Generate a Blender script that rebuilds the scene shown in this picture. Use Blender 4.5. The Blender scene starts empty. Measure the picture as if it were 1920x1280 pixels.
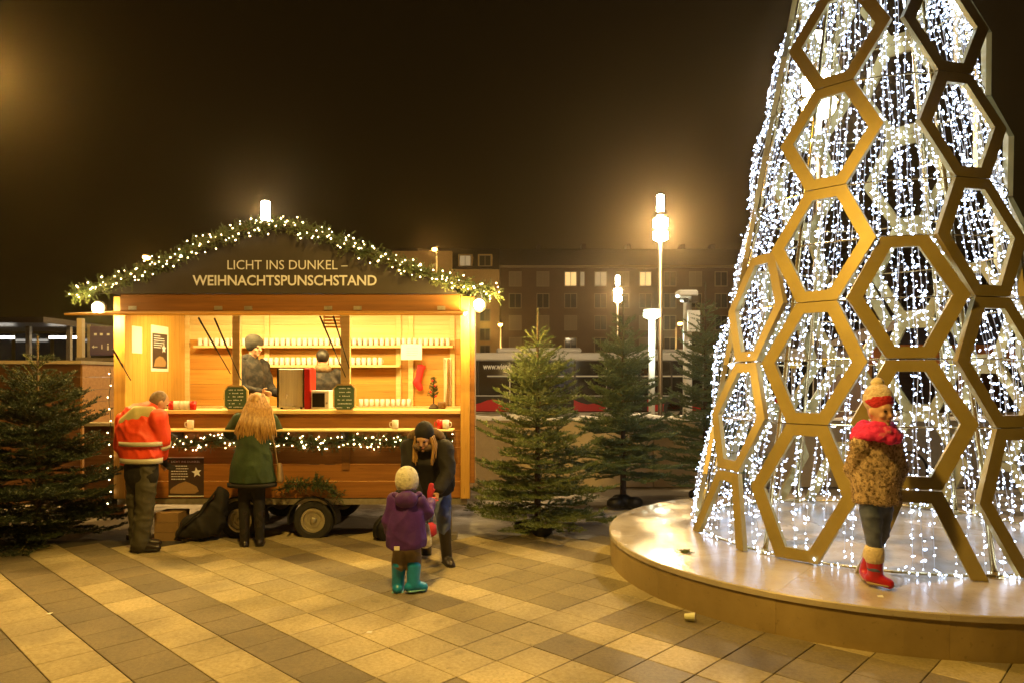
import bpy, math, random
import numpy as np
from mathutils import Vector, Matrix, noise

random.seed(7)
rng = np.random.default_rng(11)
SC = bpy.context.scene
COL = SC.collection
R = math.radians

# ------------------------------------------------------------------ camera
FPX, HOR, CAMZ = 1334.0, 710.0, 1.8
cam_data = bpy.data.cameras.new('camera')
cam_data.sensor_width = 36.0
cam_data.lens = 36.0 * FPX / 1920.0
cam_data.shift_y = (HOR - 640.0) / 1920.0
cam_data.clip_end = 600.0
cam = bpy.data.objects.new('camera', cam_data)
cam.location = (0, 0, CAMZ)
cam.rotation_euler = (R(90), 0, 0)
COL.objects.link(cam)
SC.camera = cam

# ------------------------------------------------------------------ world: brown light-polluted night sky
world = bpy.data.worlds.new('World')
SC.world = world
world.use_nodes = True
wn, wl = world.node_tree.nodes, world.node_tree.links
wn.clear()
w_out = wn.new('ShaderNodeOutputWorld')
w_bg = wn.new('ShaderNodeBackground')
w_tc = wn.new('ShaderNodeTexCoord')
w_sep = wn.new('ShaderNodeSeparateXYZ')
w_ramp = wn.new('ShaderNodeValToRGB')
w_noise = wn.new('ShaderNodeTexNoise')
w_add = wn.new('ShaderNodeMath')
w_add.operation = 'MULTIPLY_ADD'
w_noise.inputs['Scale'].default_value = 1.6
w_noise.inputs['Detail'].default_value = 3
w_add.inputs[1].default_value = 0.10
w_ramp.color_ramp.elements[0].position = 0.04
w_ramp.color_ramp.elements[0].color = (0.0135, 0.0070, 0.0007, 1)
w_ramp.color_ramp.elements[1].position = 0.62
w_ramp.color_ramp.elements[1].color = (0.0036, 0.0017, 0.0004, 1)
wl.new(w_tc.outputs['Generated'], w_sep.inputs[0])
wl.new(w_tc.outputs['Generated'], w_noise.inputs['Vector'])
wl.new(w_noise.outputs['Fac'], w_add.inputs[0])
wl.new(w_sep.outputs['Z'], w_add.inputs[2])
wl.new(w_add.outputs[0], w_ramp.inputs[0])
wl.new(w_ramp.outputs[0], w_bg.inputs['Color'])
w_bg.inputs['Strength'].default_value = 1.0
wl.new(w_bg.outputs[0], w_out.inputs[0])

SC.view_settings.view_transform = 'Standard'
SC.view_settings.look = 'None'
SC.view_settings.exposure = 0.0
SC.view_settings.gamma = 1.0
SC.view_settings.use_curve_mapping = False
SC.cycles.use_denoising = True
SC.cycles.max_bounces = 6
SC.cycles.diffuse_bounces = 3
SC.cycles.glossy_bounces = 3
SC.cycles.transmission_bounces = 3
SC.cycles.volume_bounces = 0
SC.cycles.sample_clamp_indirect = 4.0
SC.cycles.caustics_reflective = False
SC.cycles.caustics_refractive = False

HAZE = True

# ------------------------------------------------------------------ materials
def new_mat(name):
    m = bpy.data.materials.new(name)
    m.use_nodes = True
    nt = m.node_tree
    bs = nt.nodes['Principled BSDF']
    return m, nt, bs

def mat(name, c, rough=0.6, metal=0.0, c2=None, scale=6.0, detail=4.0, stretch=(1, 1, 1), bump=0.0, bscale=None,
        rnd=0.0, knots=False, stain=0.0, contrast=(0.35, 0.65), emit=None, estr=0.0, spec=None):
    m, nt, bs = new_mat(name)
    N, L = nt.nodes, nt.links
    bs.inputs['Base Color'].default_value = (*c, 1)
    bs.inputs['Roughness'].default_value = rough
    bs.inputs['Metallic'].default_value = metal
    if spec is not None:
        bs.inputs['Specular IOR Level'].default_value = spec
    if emit:
        bs.inputs['Emission Color'].default_value = (*emit, 1)
        bs.inputs['Emission Strength'].default_value = estr
    need = c2 is not None or bump > 0
    if need:
        tc = N.new('ShaderNodeTexCoord')
        mp = N.new('ShaderNodeMapping')
        mp.inputs['Scale'].default_value = stretch
        L.new(tc.outputs['Object'], mp.inputs[0])
        oi = N.new('ShaderNodeObjectInfo')
        vm = N.new('ShaderNodeVectorMath'); vm.operation = 'MULTIPLY_ADD'
        comb = N.new('ShaderNodeCombineXYZ')
        for k in range(3):
            L.new(oi.outputs['Random'], comb.inputs[k])
        L.new(comb.outputs[0], vm.inputs[0])
        vm.inputs[1].default_value = (37, 19, 23)
        L.new(mp.outputs[0], vm.inputs[2])
        vec = vm.outputs[0]
    if c2 is not None:
        no = N.new('ShaderNodeTexNoise')
        no.inputs['Scale'].default_value = scale
        no.inputs['Detail'].default_value = detail
        no.inputs['Roughness'].default_value = 0.62
        L.new(vec, no.inputs['Vector'])
        rp = N.new('ShaderNodeValToRGB')
        rp.color_ramp.elements[0].position = contrast[0]
        rp.color_ramp.elements[0].color = (*c, 1)
        rp.color_ramp.elements[1].position = contrast[1]
        rp.color_ramp.elements[1].color = (*c2, 1)
        L.new(no.outputs['Fac'], rp.inputs[0])
        colout = rp.outputs[0]
        if rnd:
            mr = N.new('ShaderNodeMapRange')
            mr.inputs['To Min'].default_value = 1 - rnd
            mr.inputs['To Max'].default_value = 1 + rnd
            L.new(oi.outputs['Random'], mr.inputs[0])
            mx = N.new('ShaderNodeVectorMath'); mx.operation = 'SCALE'
            L.new(colout, mx.inputs[0])
            L.new(mr.outputs[0], mx.inputs['Scale'])
            colout = mx.outputs[0]
        if knots:
            vo = N.new('ShaderNodeTexVoronoi')
            vo.inputs['Scale'].default_value = knots
            L.new(vec, vo.inputs['Vector'])
            kr = N.new('ShaderNodeValToRGB')
            kr.color_ramp.elements[0].position = 0.03
            kr.color_ramp.elements[0].color = (0.30, 0.22, 0.18, 1)
            kr.color_ramp.elements[1].position = 0.14
            kr.color_ramp.elements[1].color = (1, 1, 1, 1)
            L.new(vo.outputs['Distance'], kr.inputs[0])
            mk = N.new('ShaderNodeVectorMath'); mk.operation = 'MULTIPLY'
            L.new(colout, mk.inputs[0]); L.new(kr.outputs[0], mk.inputs[1])
            colout = mk.outputs[0]
        if stain:
            ge = N.new('ShaderNodeNewGeometry')
            for sc_, lo_, hi_, a_ in ((1.1, .36, .62, 1 - stain), (6.5, .60, .72, 1 - stain * .55), (34.0, .70, .74, 1 - stain * .8)):
                sn = N.new('ShaderNodeTexNoise')
                sn.inputs['Scale'].default_value = sc_
                sn.inputs['Detail'].default_value = 6 if sc_ < 30 else 1
                L.new(ge.outputs['Position'], sn.inputs['Vector'])
                sr_ = N.new('ShaderNodeValToRGB')
                sr_.color_ramp.elements[0].position = lo_
                sr_.color_ramp.elements[1].position = hi_
                first, second = ((a_,) * 3 + (1,), (1, 1, 1, 1))
                if sc_ > 2:
                    first, second = second, first
                sr_.color_ramp.elements[0].color = first
                sr_.color_ramp.elements[1].color = second
                L.new(sn.outputs['Fac'], sr_.inputs[0])
                mk = N.new('ShaderNodeVectorMath'); mk.operation = 'MULTIPLY'
                L.new(colout, mk.inputs[0]); L.new(sr_.outputs[0], mk.inputs[1])
                colout = mk.outputs[0]
                if sc_ < 2:
                    rr_ = N.new('ShaderNodeMapRange')
                    rr_.inputs['To Min'].default_value = rough - .22
                    rr_.inputs['To Max'].default_value = rough + .10
                    L.new(sn.outputs['Fac'], rr_.inputs[0])
                    L.new(rr_.outputs[0], bs.inputs['Roughness'])
        L.new(colout, bs.inputs['Base Color'])
    if bump > 0:
        nb = N.new('ShaderNodeTexNoise')
        nb.inputs['Scale'].default_value = bscale or scale * 3
        nb.inputs['Detail'].default_value = 5
        L.new(vec, nb.inputs['Vector'])
        bp = N.new('ShaderNodeBump')
        bp.inputs['Strength'].default_value = bump
        bp.inputs['Distance'].default_value = 0.02
        L.new(nb.outputs['Fac'], bp.inputs['Height'])
        L.new(bp.outputs[0], bs.inputs['Normal'])
    return m

def emat(name, c, s, sample='AUTO'):
    m = bpy.data.materials.new(name)
    m.use_nodes = True
    nt = m.node_tree
    nt.nodes.clear()
    o = nt.nodes.new('ShaderNodeOutputMaterial')
    e = nt.nodes.new('ShaderNodeEmission')
    e.inputs[0].default_value = (*c, 1)
    e.inputs[1].default_value = s
    nt.links.new(e.outputs[0], o.inputs[0])
    try:
        m.cycles.emission_sampling = sample
    except Exception:
        pass
    return m

M = {}
M['tile_light'] = mat('tile_light', (0.52, 0.44, 0.26), 0.62, stain=0.42, c2=(0.38, 0.31, 0.155), scale=38, detail=9, bump=0.25, bscale=260, rnd=0.16)
M['tile_mid'] = mat('tile_mid', (0.34, 0.28, 0.14), 0.62, stain=0.42, c2=(0.25, 0.20, 0.095), scale=42, detail=10, bump=0.25, bscale=260, rnd=0.18)
M['tile_dark'] = mat('tile_dark', (0.25, 0.205, 0.12), 0.6, stain=0.42, c2=(0.18, 0.145, 0.085), scale=42, detail=10, bump=0.25, bscale=260, rnd=0.18)
M['joint'] = mat('joint', (0.045, 0.038, 0.028), 0.9)
M['ground'] = mat('ground', (0.10, 0.088, 0.07), 0.7, c2=(0.52, 0.50, 0.46), scale=0.75, detail=9, contrast=(0.46, 0.60), bump=0.6, bscale=9)
M['pine'] = mat('pine', (0.58, 0.30, 0.06), 0.5, knots=5.5, c2=(0.47, 0.21, 0.035), scale=3.0, detail=5, stretch=(0.35, 6, 9), rnd=0.10, bump=0.05, bscale=12)
M['pine_up'] = mat('pine_up', (0.60, 0.35, 0.085), 0.5, knots=5.5, c2=(0.49, 0.26, 0.05), scale=3.0, detail=5, stretch=(7, 7, 0.4), rnd=0.08, bump=0.05, bscale=12)
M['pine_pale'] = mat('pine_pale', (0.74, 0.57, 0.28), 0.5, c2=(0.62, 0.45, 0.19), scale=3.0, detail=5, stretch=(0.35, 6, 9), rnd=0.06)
M['stained'] = mat('stained', (0.33, 0.14, 0.028), 0.5, knots=5.0, c2=(0.235, 0.092, 0.018), scale=3.0, detail=6, stretch=(0.5, 8, 10), rnd=0.10, bump=0.06, bscale=14)
M['beam'] = mat('beam', (0.28, 0.12, 0.026), 0.5, knots=5.0, c2=(0.19, 0.078, 0.017), scale=3.0, detail=6, stretch=(0.4, 8, 10), rnd=0.08)
M['board_dark'] = mat('board_dark', (0.060, 0.050, 0.042), 0.55, c2=(0.045, 0.037, 0.03), scale=3)
M['letters'] = mat('letters', (0.78, 0.82, 0.92), 0.5)
M['brown_hut'] = mat('brown_hut', (0.22, 0.10, 0.035), 0.6, c2=(0.15, 0.065, 0.022), scale=3.0, detail=6, stretch=(0.5, 8, 10), rnd=0.15)
M['pink_wood'] = mat('pink_wood', (0.42, 0.22, 0.12), 0.6, c2=(0.32, 0.16, 0.08), scale=3.0, detail=6, stretch=(0.5, 8, 10), rnd=0.15)
M['galv'] = mat('galv', (0.42, 0.38, 0.30), 0.45, 0.6, c2=(0.30, 0.27, 0.21), scale=14)
M['steel'] = mat('steel', (0.72, 0.69, 0.58), 0.38, 0.1, c2=(0.60, 0.57, 0.47), scale=3, stretch=(20, 20, 0.5))
M['black'] = mat('black', (0.007, 0.0065, 0.006), 0.6)
M['dark_metal'] = mat('dark_metal', (0.05, 0.04, 0.03), 0.4, 0.6)
M['rubber'] = mat('rubber', (0.018, 0.017, 0.015), 0.75, c2=(0.03, 0.027, 0.022), scale=20)
M['rim'] = mat('rim', (0.55, 0.50, 0.38), 0.35, 0.7)
M['gold'] = mat('gold', (0.40, 0.315, 0.105), 0.42, 0.35, c2=(0.33, 0.255, 0.08), scale=3.5, detail=5)
M['gold_pole'] = mat('gold_pole', (0.50, 0.40, 0.18), 0.25, 0.8)
M['stone'] = mat('stone', (0.60, 0.53, 0.42), 0.30, stain=0.30, c2=(0.46, 0.37, 0.25), scale=1.8, detail=9, contrast=(0.38, 0.66), bump=0.10, bscale=22)
M['stone_side'] = mat('stone_side', (0.42, 0.31, 0.13), 0.55, stain=0.25, c2=(0.34, 0.245, 0.095), scale=2.5, detail=7, bump=0.05, bscale=60, rnd=0.05)
M['needles'] = mat('needles', (0.10, 0.15, 0.045), 0.45, c2=(0.17, 0.20, 0.06), scale=5, detail=3)
M['needles_dark'] = mat('needles_dark', (0.045, 0.078, 0.032), 0.45, c2=(0.080, 0.112, 0.044), scale=5, detail=3)
M['bark'] = mat('bark', (0.12, 0.075, 0.04), 0.85, c2=(0.07, 0.045, 0.025), scale=20, bump=0.5, bscale=40)
M['twig'] = mat('twig', (0.20, 0.19, 0.06), 0.8)
M['needles_mid'] = mat('needles_mid', (0.095, 0.150, 0.062), 0.45, c2=(0.15, 0.20, 0.078), scale=5, detail=3)
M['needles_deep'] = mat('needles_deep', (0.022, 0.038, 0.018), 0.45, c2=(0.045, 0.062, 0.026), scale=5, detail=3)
M['wire'] = mat('wire', (0.55, 0.53, 0.50), 0.4)
M['wire_dark'] = mat('wire_dark', (0.02, 0.03, 0.015), 0.6)
M['led'] = emat('led', (0.58, 0.72, 1.0), 15.0)
M['warm_bulb'] = emat('warm_bulb', (1.0, 0.72, 0.34), 30.0)
M['flood'] = emat('flood', (1.0, 0.80, 0.32), 120.0)
M['lamp_white'] = emat('lamp_white', (1.0, 0.88, 0.66), 60.0)
M['lamp_core'] = emat('lamp_core', (1.0, 0.78, 0.46), 160.0)
M['lamp_green'] = emat('lamp_green', (0.86, 1.0, 0.74), 25.0)
M['sodium'] = emat('sodium', (1.0, 0.50, 0.08), 60.0)
M['tube'] = emat('tube', (1.0, 0.93, 0.80), 9.0)
M['lit_window'] = emat('lit_window', (1.0, 0.62, 0.22), 1.1)
M['lit_dim'] = emat('lit_dim', (1.0, 0.70, 0.34), 0.35)
M['snow'] = mat('snow', (0.80, 0.80, 0.80), 0.6, c2=(0.66, 0.65, 0.62), scale=4, bump=0.4, bscale=12)
M['skin'] = mat('skin', (0.62, 0.37, 0.24), 0.5, c2=(0.55, 0.30, 0.19), scale=12)
M['concrete'] = mat('concrete', (0.55, 0.46, 0.29), 0.75, c2=(0.44, 0.36, 0.22), scale=3, detail=7, bump=0.2, bscale=30)
M['facade'] = mat('facade', (0.125, 0.072, 0.036), 0.85, c2=(0.092, 0.053, 0.027), scale=0.6, detail=7)
M['facade_yellow'] = mat('facade_yellow', (0.58, 0.40, 0.17), 0.85, c2=(0.48, 0.32, 0.12), scale=0.7, detail=7)
M['roof'] = mat('roof', (0.055, 0.035, 0.028), 0.8, c2=(0.04, 0.026, 0.02), scale=2)
M['pane'] = mat('pane', (0.02, 0.018, 0.016), 0.08)
M['blind'] = mat('blind', (0.22, 0.17, 0.11), 0.7)
M['frame_pale'] = mat('frame_pale', (0.26, 0.20, 0.12), 0.6)
M['white'] = mat('white', (0.80, 0.79, 0.75), 0.4)
M['mug'] = mat('mug', (0.72, 0.71, 0.69), 0.2)
M['mug_red'] = mat('mug_red', (0.55, 0.02, 0.02), 0.25)
M['red'] = mat('red', (0.58, 0.015, 0.012), 0.55, c2=(0.50, 0.010, 0.010), scale=12, bump=0.2, bscale=60)
M['red_paint'] = mat('red_paint', (0.55, 0.02, 0.02), 0.3)
M['bus_body'] = mat('bus_body', (0.66, 0.63, 0.58), 0.35)
M['bus_glass'] = mat('bus_glass', (0.012, 0.011, 0.010), 0.08)
M['paper'] = mat('paper', (0.80, 0.78, 0.72), 0.7)
M['poster'] = mat('poster', (0.055, 0.035, 0.028), 0.4)
M['chalk'] = mat('chalk', (0.045, 0.090, 0.055), 0.6, c2=(0.06, 0.11, 0.07), scale=9)
M['sign_blue'] = mat('sign_blue', (0.10, 0.08, 0.18), 0.4)
M['cardboard'] = mat('cardboard', (0.32, 0.20, 0.09), 0.8, c2=(0.26, 0.16, 0.07), scale=4)
M['hi_vis'] = mat('hi_vis', (0.88, 0.085, 0.022), 0.55, c2=(0.78, 0.055, 0.015), scale=5, bump=0.5, bscale=9)
M['reflect'] = mat('reflect', (0.55, 0.52, 0.42), 0.35)
M['yoke'] = mat('yoke', (0.72, 0.60, 0.30), 0.5, c2=(0.55, 0.50, 0.22), scale=8)
M['trouser_grey'] = mat('trouser_grey', (0.075, 0.068, 0.040), 0.8, c2=(0.045, 0.040, 0.025), scale=5, bump=0.5, bscale=9)
M['cloth_black'] = mat('cloth_black', (0.007, 0.006, 0.006), 0.8, c2=(0.012, 0.010, 0.009), scale=7, bump=0.5, bscale=10)
M['boot_black'] = mat('boot_black', (0.020, 0.014, 0.011), 0.32, bump=0.3, bscale=14)
M['coat_green'] = mat('coat_green', (0.030, 0.060, 0.022), 0.75, c2=(0.018, 0.038, 0.015), scale=6, bump=0.5, bscale=9)
M['hair_blond'] = mat('hair_blond', (0.46, 0.27, 0.085), 0.42, c2=(0.24, 0.125, 0.035), scale=14, stretch=(3, 3, 0.4))
M['hair_dark'] = mat('hair_dark', (0.016, 0.011, 0.008), 0.45)
M['hair_grey'] = mat('hair_grey', (0.16, 0.10, 0.055), 0.6, c2=(0.26, 0.18, 0.11), scale=30)
M['fur_brown'] = mat('fur_brown', (0.24, 0.15, 0.075), 0.8, c2=(0.11, 0.065, 0.03), scale=30)
M['denim'] = mat('denim', (0.125, 0.160, 0.30), 0.75, c2=(0.075, 0.098, 0.20), scale=5, bump=0.5, bscale=11)
M['denim_dark'] = mat('denim_dark', (0.055, 0.075, 0.15), 0.75, c2=(0.14, 0.165, 0.27), scale=4, contrast=(0.45, 0.75), bump=0.4, bscale=12)
M['purple'] = mat('purple', (0.095, 0.022, 0.24), 0.65, c2=(0.060, 0.013, 0.16), scale=5, bump=0.6, bscale=8)
M['hat_cream'] = mat('hat_cream', (0.70, 0.66, 0.52), 0.8, c2=(0.30, 0.29, 0.20), scale=22, contrast=(0.5, 0.72), bump=0.5, bscale=50)
M['pants_tan'] = mat('pants_tan', (0.26, 0.20, 0.13), 0.8, c2=(0.16, 0.125, 0.085), scale=8, bump=0.4, bscale=12)
M['teal'] = mat('teal', (0.012, 0.30, 0.62), 0.35, c2=(0.010, 0.20, 0.46), scale=7)
M['teal_light'] = mat('teal_light', (0.20, 0.50, 0.50), 0.5)
M['knit_white'] = mat('knit_white', (0.78, 0.66, 0.52), 0.85, c2=(0.60, 0.44, 0.30), scale=28, bump=0.7, bscale=70)
M['knit_red'] = mat('knit_red', (0.62, 0.030, 0.040), 0.85, c2=(0.45, 0.015, 0.025), scale=18, bump=0.6, bscale=60)
M['scarf'] = mat('scarf', (0.74, 0.025, 0.17), 0.85, c2=(0.78, 0.30, 0.30), scale=9, contrast=(0.56, 0.68), bump=0.7, bscale=40)
M['leopard'] = mat('leopard', (0.66, 0.50, 0.33), 0.9, c2=(0.15, 0.10, 0.062), scale=36, detail=2, contrast=(0.46, 0.62))
M['cream'] = mat('cream', (0.72, 0.60, 0.40), 0.9, bump=0.6, bscale=60)
M['boot_red'] = mat('boot_red', (0.42, 0.012, 0.022), 0.3, bump=0.25, bscale=16)
M['camo'] = mat('camo', (0.17, 0.11, 0.07), 0.8, c2=(0.018, 0.014, 0.012), scale=11, detail=3, contrast=(0.44, 0.56))
M['mottled'] = mat('mottled', (0.045, 0.033, 0.027), 0.8, c2=(0.008, 0.006, 0.006), scale=13, detail=3, contrast=(0.40, 0.56))
M['beanie_grey'] = mat('beanie_grey', (0.05, 0.042, 0.03), 0.85, c2=(0.014, 0.012, 0.010), scale=6, stretch=(1, 1, 4), bump=0.6, bscale=50)
M['pink'] = mat('pink', (0.62, 0.045, 0.075), 0.75, c2=(0.50, 0.03, 0.05), scale=20)
M['bag_tan'] = mat('bag_tan', (0.32, 0.22, 0.10), 0.6, c2=(0.24, 0.16, 0.07), scale=6)
M['eye'] = mat('eye', (0.03, 0.018, 0.012), 0.15)
M['lip'] = mat('lip', (0.42, 0.13, 0.10), 0.5)
M['green_panel'] = mat('green_panel', (0.17, 0.24, 0.17), 0.6)
M['orange_paint'] = mat('orange_paint', (0.70, 0.24, 0.04), 0.5)
M['yellow_paint'] = mat('yellow_paint', (0.75, 0.52, 0.03), 0.5)
M['leaf_green'] = mat('leaf_green', (0.16, 0.20, 0.03), 0.5)
M['litter'] = mat('litter', (0.66, 0.66, 0.40), 0.6)

# ------------------------------------------------------------------ geometry helpers (all in world coordinates)
ORG = {}

def W(x, y, Y):
    """the point of the place at distance Y that the photograph's pixel x, y shows"""
    return np.array([(x - 960.0) / FPX * Y, Y, CAMZ - (y - HOR) / FPX * Y])

class MB:
    def __init__(s):
        s.v, s.f, s.n = [], [], 0
    def add(s, vs, fs):
        vs = np.asarray(vs, float).reshape(-1, 3)
        s.v.append(vs)
        b = s.n
        s.f.extend([tuple(i + b for i in f) for f in fs])
        s.n += len(vs)
        return s
    def box(s, x0, x1, y0, y1, z0, z1):
        v = [(x, y, z) for z in (z0, z1) for y in (y0, y1) for x in (x0, x1)]
        return s.add(v, [(0, 2, 3, 1), (4, 5, 7, 6), (0, 1, 5, 4), (2, 6, 7, 3), (0, 4, 6, 2), (1, 3, 7, 5)])
    def obox(s, c, ax, ay, az):
        c, ax, ay, az = (np.asarray(q, float) for q in (c, ax, ay, az))
        v = [c + i * ax + j * ay + k * az for k in (-1, 1) for j in (-1, 1) for i in (-1, 1)]
        return s.add(v, [(0, 2, 3, 1), (4, 5, 7, 6), (0, 1, 5, 4), (2, 6, 7, 3), (0, 4, 6, 2), (1, 3, 7, 5)])
    def tube(s, p0, p1, r0, r1=None, n=8, caps=True):
        r1 = r0 if r1 is None else r1
        return s.sweep([p0, p1], [r0, r1], n=n, round_=False, caps=caps)
    def sweep(s, pts, rad, side=(1, 0, 0), flat=1.0, n=12, round_=True, caps=True, cap=1.0):
        P = [np.asarray(p, float) for p in pts]
        rad = list(rad)
        fl = list(flat) if isinstance(flat, (list, tuple)) else [flat] * len(P)
        T = []
        for i in range(len(P)):
            a, b = P[max(0, i - 1)], P[min(len(P) - 1, i + 1)]
            t = b - a
            T.append(t / (np.linalg.norm(t) + 1e-9))
        rings = []
        sd = np.asarray(side, float)
        ca = [(math.cos(2 * math.pi * k / n), math.sin(2 * math.pi * k / n)) for k in range(n)]
        def fr(t):
            q = sd - (sd @ t) * t
            if np.linalg.norm(q) < 1e-3:
                q = np.array([0, 1, 0.]) - t[1] * t
                if np.linalg.norm(q) < 1e-3:
                    q = np.array([0, 0, 1.]) - t[2] * t
            q /= np.linalg.norm(q)
            return q, np.cross(t, q)
        def ring(p, t, r, f):
            a, b = fr(t)
            rings.append(np.array([p + r * c * a + r * f * d * b for c, d in ca]))
        if round_:
            for k in (0.98, 0.75, 0.40):
                q = math.sqrt(1 - k * k)
                ring(P[0] - T[0] * rad[0] * k * min(1, fl[0] + .2) * cap, T[0], rad[0] * (q if cap > .5 else q ** .4), fl[0])
        for p, t, r, f in zip(P, T, rad, fl):
            ring(p, t, r, f)
        if round_:
            for k in (0.40, 0.75, 0.98):
                q = math.sqrt(1 - k * k)
                ring(P[-1] + T[-1] * rad[-1] * k * min(1, fl[-1] + .2), T[-1], rad[-1] * q, fl[-1])
        fs = []
        m = len(rings)
        for i in range(m - 1):
            for k in range(n):
                k2 = (k + 1) % n
                fs.append((i * n + k, i * n + k2, (i + 1) * n + k2, (i + 1) * n + k))
        if caps:
            fs.append(tuple(range(n - 1, -1, -1)))
            fs.append(tuple((m - 1) * n + k for k in range(n)))
        return s.add(np.concatenate(rings), fs)
    def ell(s, c, rad, ax=None, nu=14, nv=9):
        c = np.asarray(c, float)
        A = np.eye(3) if ax is None else np.array(ax, float)
        vs = [c + A[2] * -rad[2]]
        for i in range(1, nv):
            th = -math.pi / 2 + math.pi * i / nv
            for k in range(nu):
                ph = 2 * math.pi * k / nu
                vs.append(c + A[0] * rad[0] * math.cos(th) * math.cos(ph) + A[1] * rad[1] * math.cos(th) * math.sin(ph) + A[2] * rad[2] * math.sin(th))
        vs.append(c + A[2] * rad[2])
        fs = [(0, 1 + (k + 1) % nu, 1 + k) for k in range(nu)]
        for i in range(nv - 2):
            for k in range(nu):
                a, b = 1 + i * nu + k, 1 + i * nu + (k + 1) % nu
                fs.append((a, b, b + nu, a + nu))
        last = len(vs) - 1
        o = 1 + (nv - 2) * nu
        fs += [(last, o + k, o + (k + 1) % nu) for k in range(nu)]
        return s.add(vs, fs)
    def prism(s, poly, axis, a0, a1):
        """poly: 2D points in the other two axes (in xyz order), extruded along axis from a0 to a1"""
        n = len(poly)
        vs = []
        for a in (a0, a1):
            for p, q in poly:
                vs.append({0: (a, p, q), 1: (p, a, q), 2: (p, q, a)}[axis])
        fs = [tuple(range(n)), tuple(range(2 * n - 1, n - 1, -1))]
        fs += [(i, i + n, (i + 1) % n + n, (i + 1) % n) for i in range(n)]
        return s.add(vs, fs)
    def lathe(s, prof, c=(0, 0, 0), n=16):
        c = np.asarray(c, float)
        vs, m = [], len(prof)
        for r, z in prof:
            for k in range(n):
                a = 2 * math.pi * k / n
                vs.append(c + np.array([r * math.cos(a), r * math.sin(a), z]))
        fs = []
        for i in range(m - 1):
            for k in range(n):
                k2 = (k + 1) % n
                fs.append((i * n + k, i * n + k2, (i + 1) * n + k2, (i + 1) * n + k))
        fs.append(tuple(range(n - 1, -1, -1)))
        fs.append(tuple((m - 1) * n + k for k in range(n)))
        return s.add(vs, fs)
    def ring(s, c, r0, r1, y0, y1, n=24):
        """a wheel-like ring about the Y axis"""
        c = np.asarray(c, float)
        vs = []
        for k in range(n):
            a = 2 * math.pi * k / n
            d = np.array([math.cos(a), 0, math.sin(a)])
            for r, y in ((r0, y0), (r1, y0), (r1, y1), (r0, y1)):
                vs.append(c + d * r + np.array([0, y, 0]))
        fs = []
        for k in range(n):
            b, e = 4 * k, 4 * ((k + 1) % n)
            for j in range(4):
                j2 = (j + 1) % 4
                fs.append((b + j, b + j2, e + j2, e + j))
        return s.add(vs, fs)
    def verts(s):
        return np.concatenate(s.v) if s.v else np.zeros((0, 3))

def world_org(o):
    return ORG[o.name]

def fix_normals(me):
    import bmesh
    bm = bmesh.new()
    bm.from_mesh(me)
    bmesh.ops.recalc_face_normals(bm, faces=bm.faces)
    bm.to_mesh(me)
    bm.free()

def raw_mesh(name, v, f, smooth=False, fix=True):
    me = bpy.data.meshes.new(name)
    me.from_pydata([tuple(p) for p in v], [], f)
    if fix:
        fix_normals(me)
    if smooth:
        me.polygons.foreach_set('use_smooth', [True] * len(me.polygons))
    return me

def tri_mesh(name, v, nt):
    """nt loose triangles from 3*nt vertices, fast"""
    me = bpy.data.meshes.new(name)
    me.vertices.add(3 * nt)
    me.vertices.foreach_set('co', v.astype(np.float32).ravel())
    me.loops.add(3 * nt)
    me.loops.foreach_set('vertex_index', np.arange(3 * nt, dtype=np.int32))
    me.polygons.add(nt)
    me.polygons.foreach_set('loop_start', np.arange(nt, dtype=np.int32) * 3)
    me.update()
    me.validate()
    return me

def link(name, me, m, parent=None, origin=None, kind=None):
    if m is not None:
        me.materials.clear()
        me.materials.append(M[m] if isinstance(m, str) else m)
    o = bpy.data.objects.new(name, me)
    COL.objects.link(o)
    if parent is not None:
        o.parent = parent
    else:
        o.location = origin
        ORG[o.name] = np.asarray(origin, float)
    if kind:
        o['kind'] = kind
    return o

def part(name, mb, m, parent=None, smooth=False, origin=None, kind=None, bevel=0.0, label=None, fix=True):
    v = mb.verts()
    if parent is not None:
        root = parent
        while root.parent is not None:
            root = root.parent
        v = v - ORG[root.name]
    else:
        if origin is None:
            lo, hi = v.min(0), v.max(0)
            origin = np.array([(lo[0] + hi[0]) / 2, (lo[1] + hi[1]) / 2, lo[2]])
        v = v - np.asarray(origin, float)
    o = link(name, raw_mesh(name, v, mb.f, smooth, fix), m, parent, origin, kind)
    if bevel:
        b = o.modifiers.new('bevel', 'BEVEL')
        b.width = bevel
        b.segments = 1
        b.limit_method = 'ANGLE'
    if label:
        o['label'] = label
    return o

def tag(o, label, cat, group=None):
    o['label'] = label
    o['category'] = cat
    if group:
        o['group'] = group
    return o

def thing(name, label, cat, loc, group=None):
    o = bpy.data.objects.new(name, None)
    o.empty_display_size = 0.1
    COL.objects.link(o)
    o.location = tuple(loc)
    ORG[o.name] = np.asarray(loc, float)
    return tag(o, label, cat, group)

def copy_tree(o, parent=None):
    kids = [c for c in SC.objects if c.parent == o]
    c = o.copy()
    COL.objects.link(c)
    c.parent = parent
    for k in kids:
        copy_tree(k, c)
    return c

def hash_seed(name, n):
    return sum(ord(c) for c in name) + n

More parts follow.
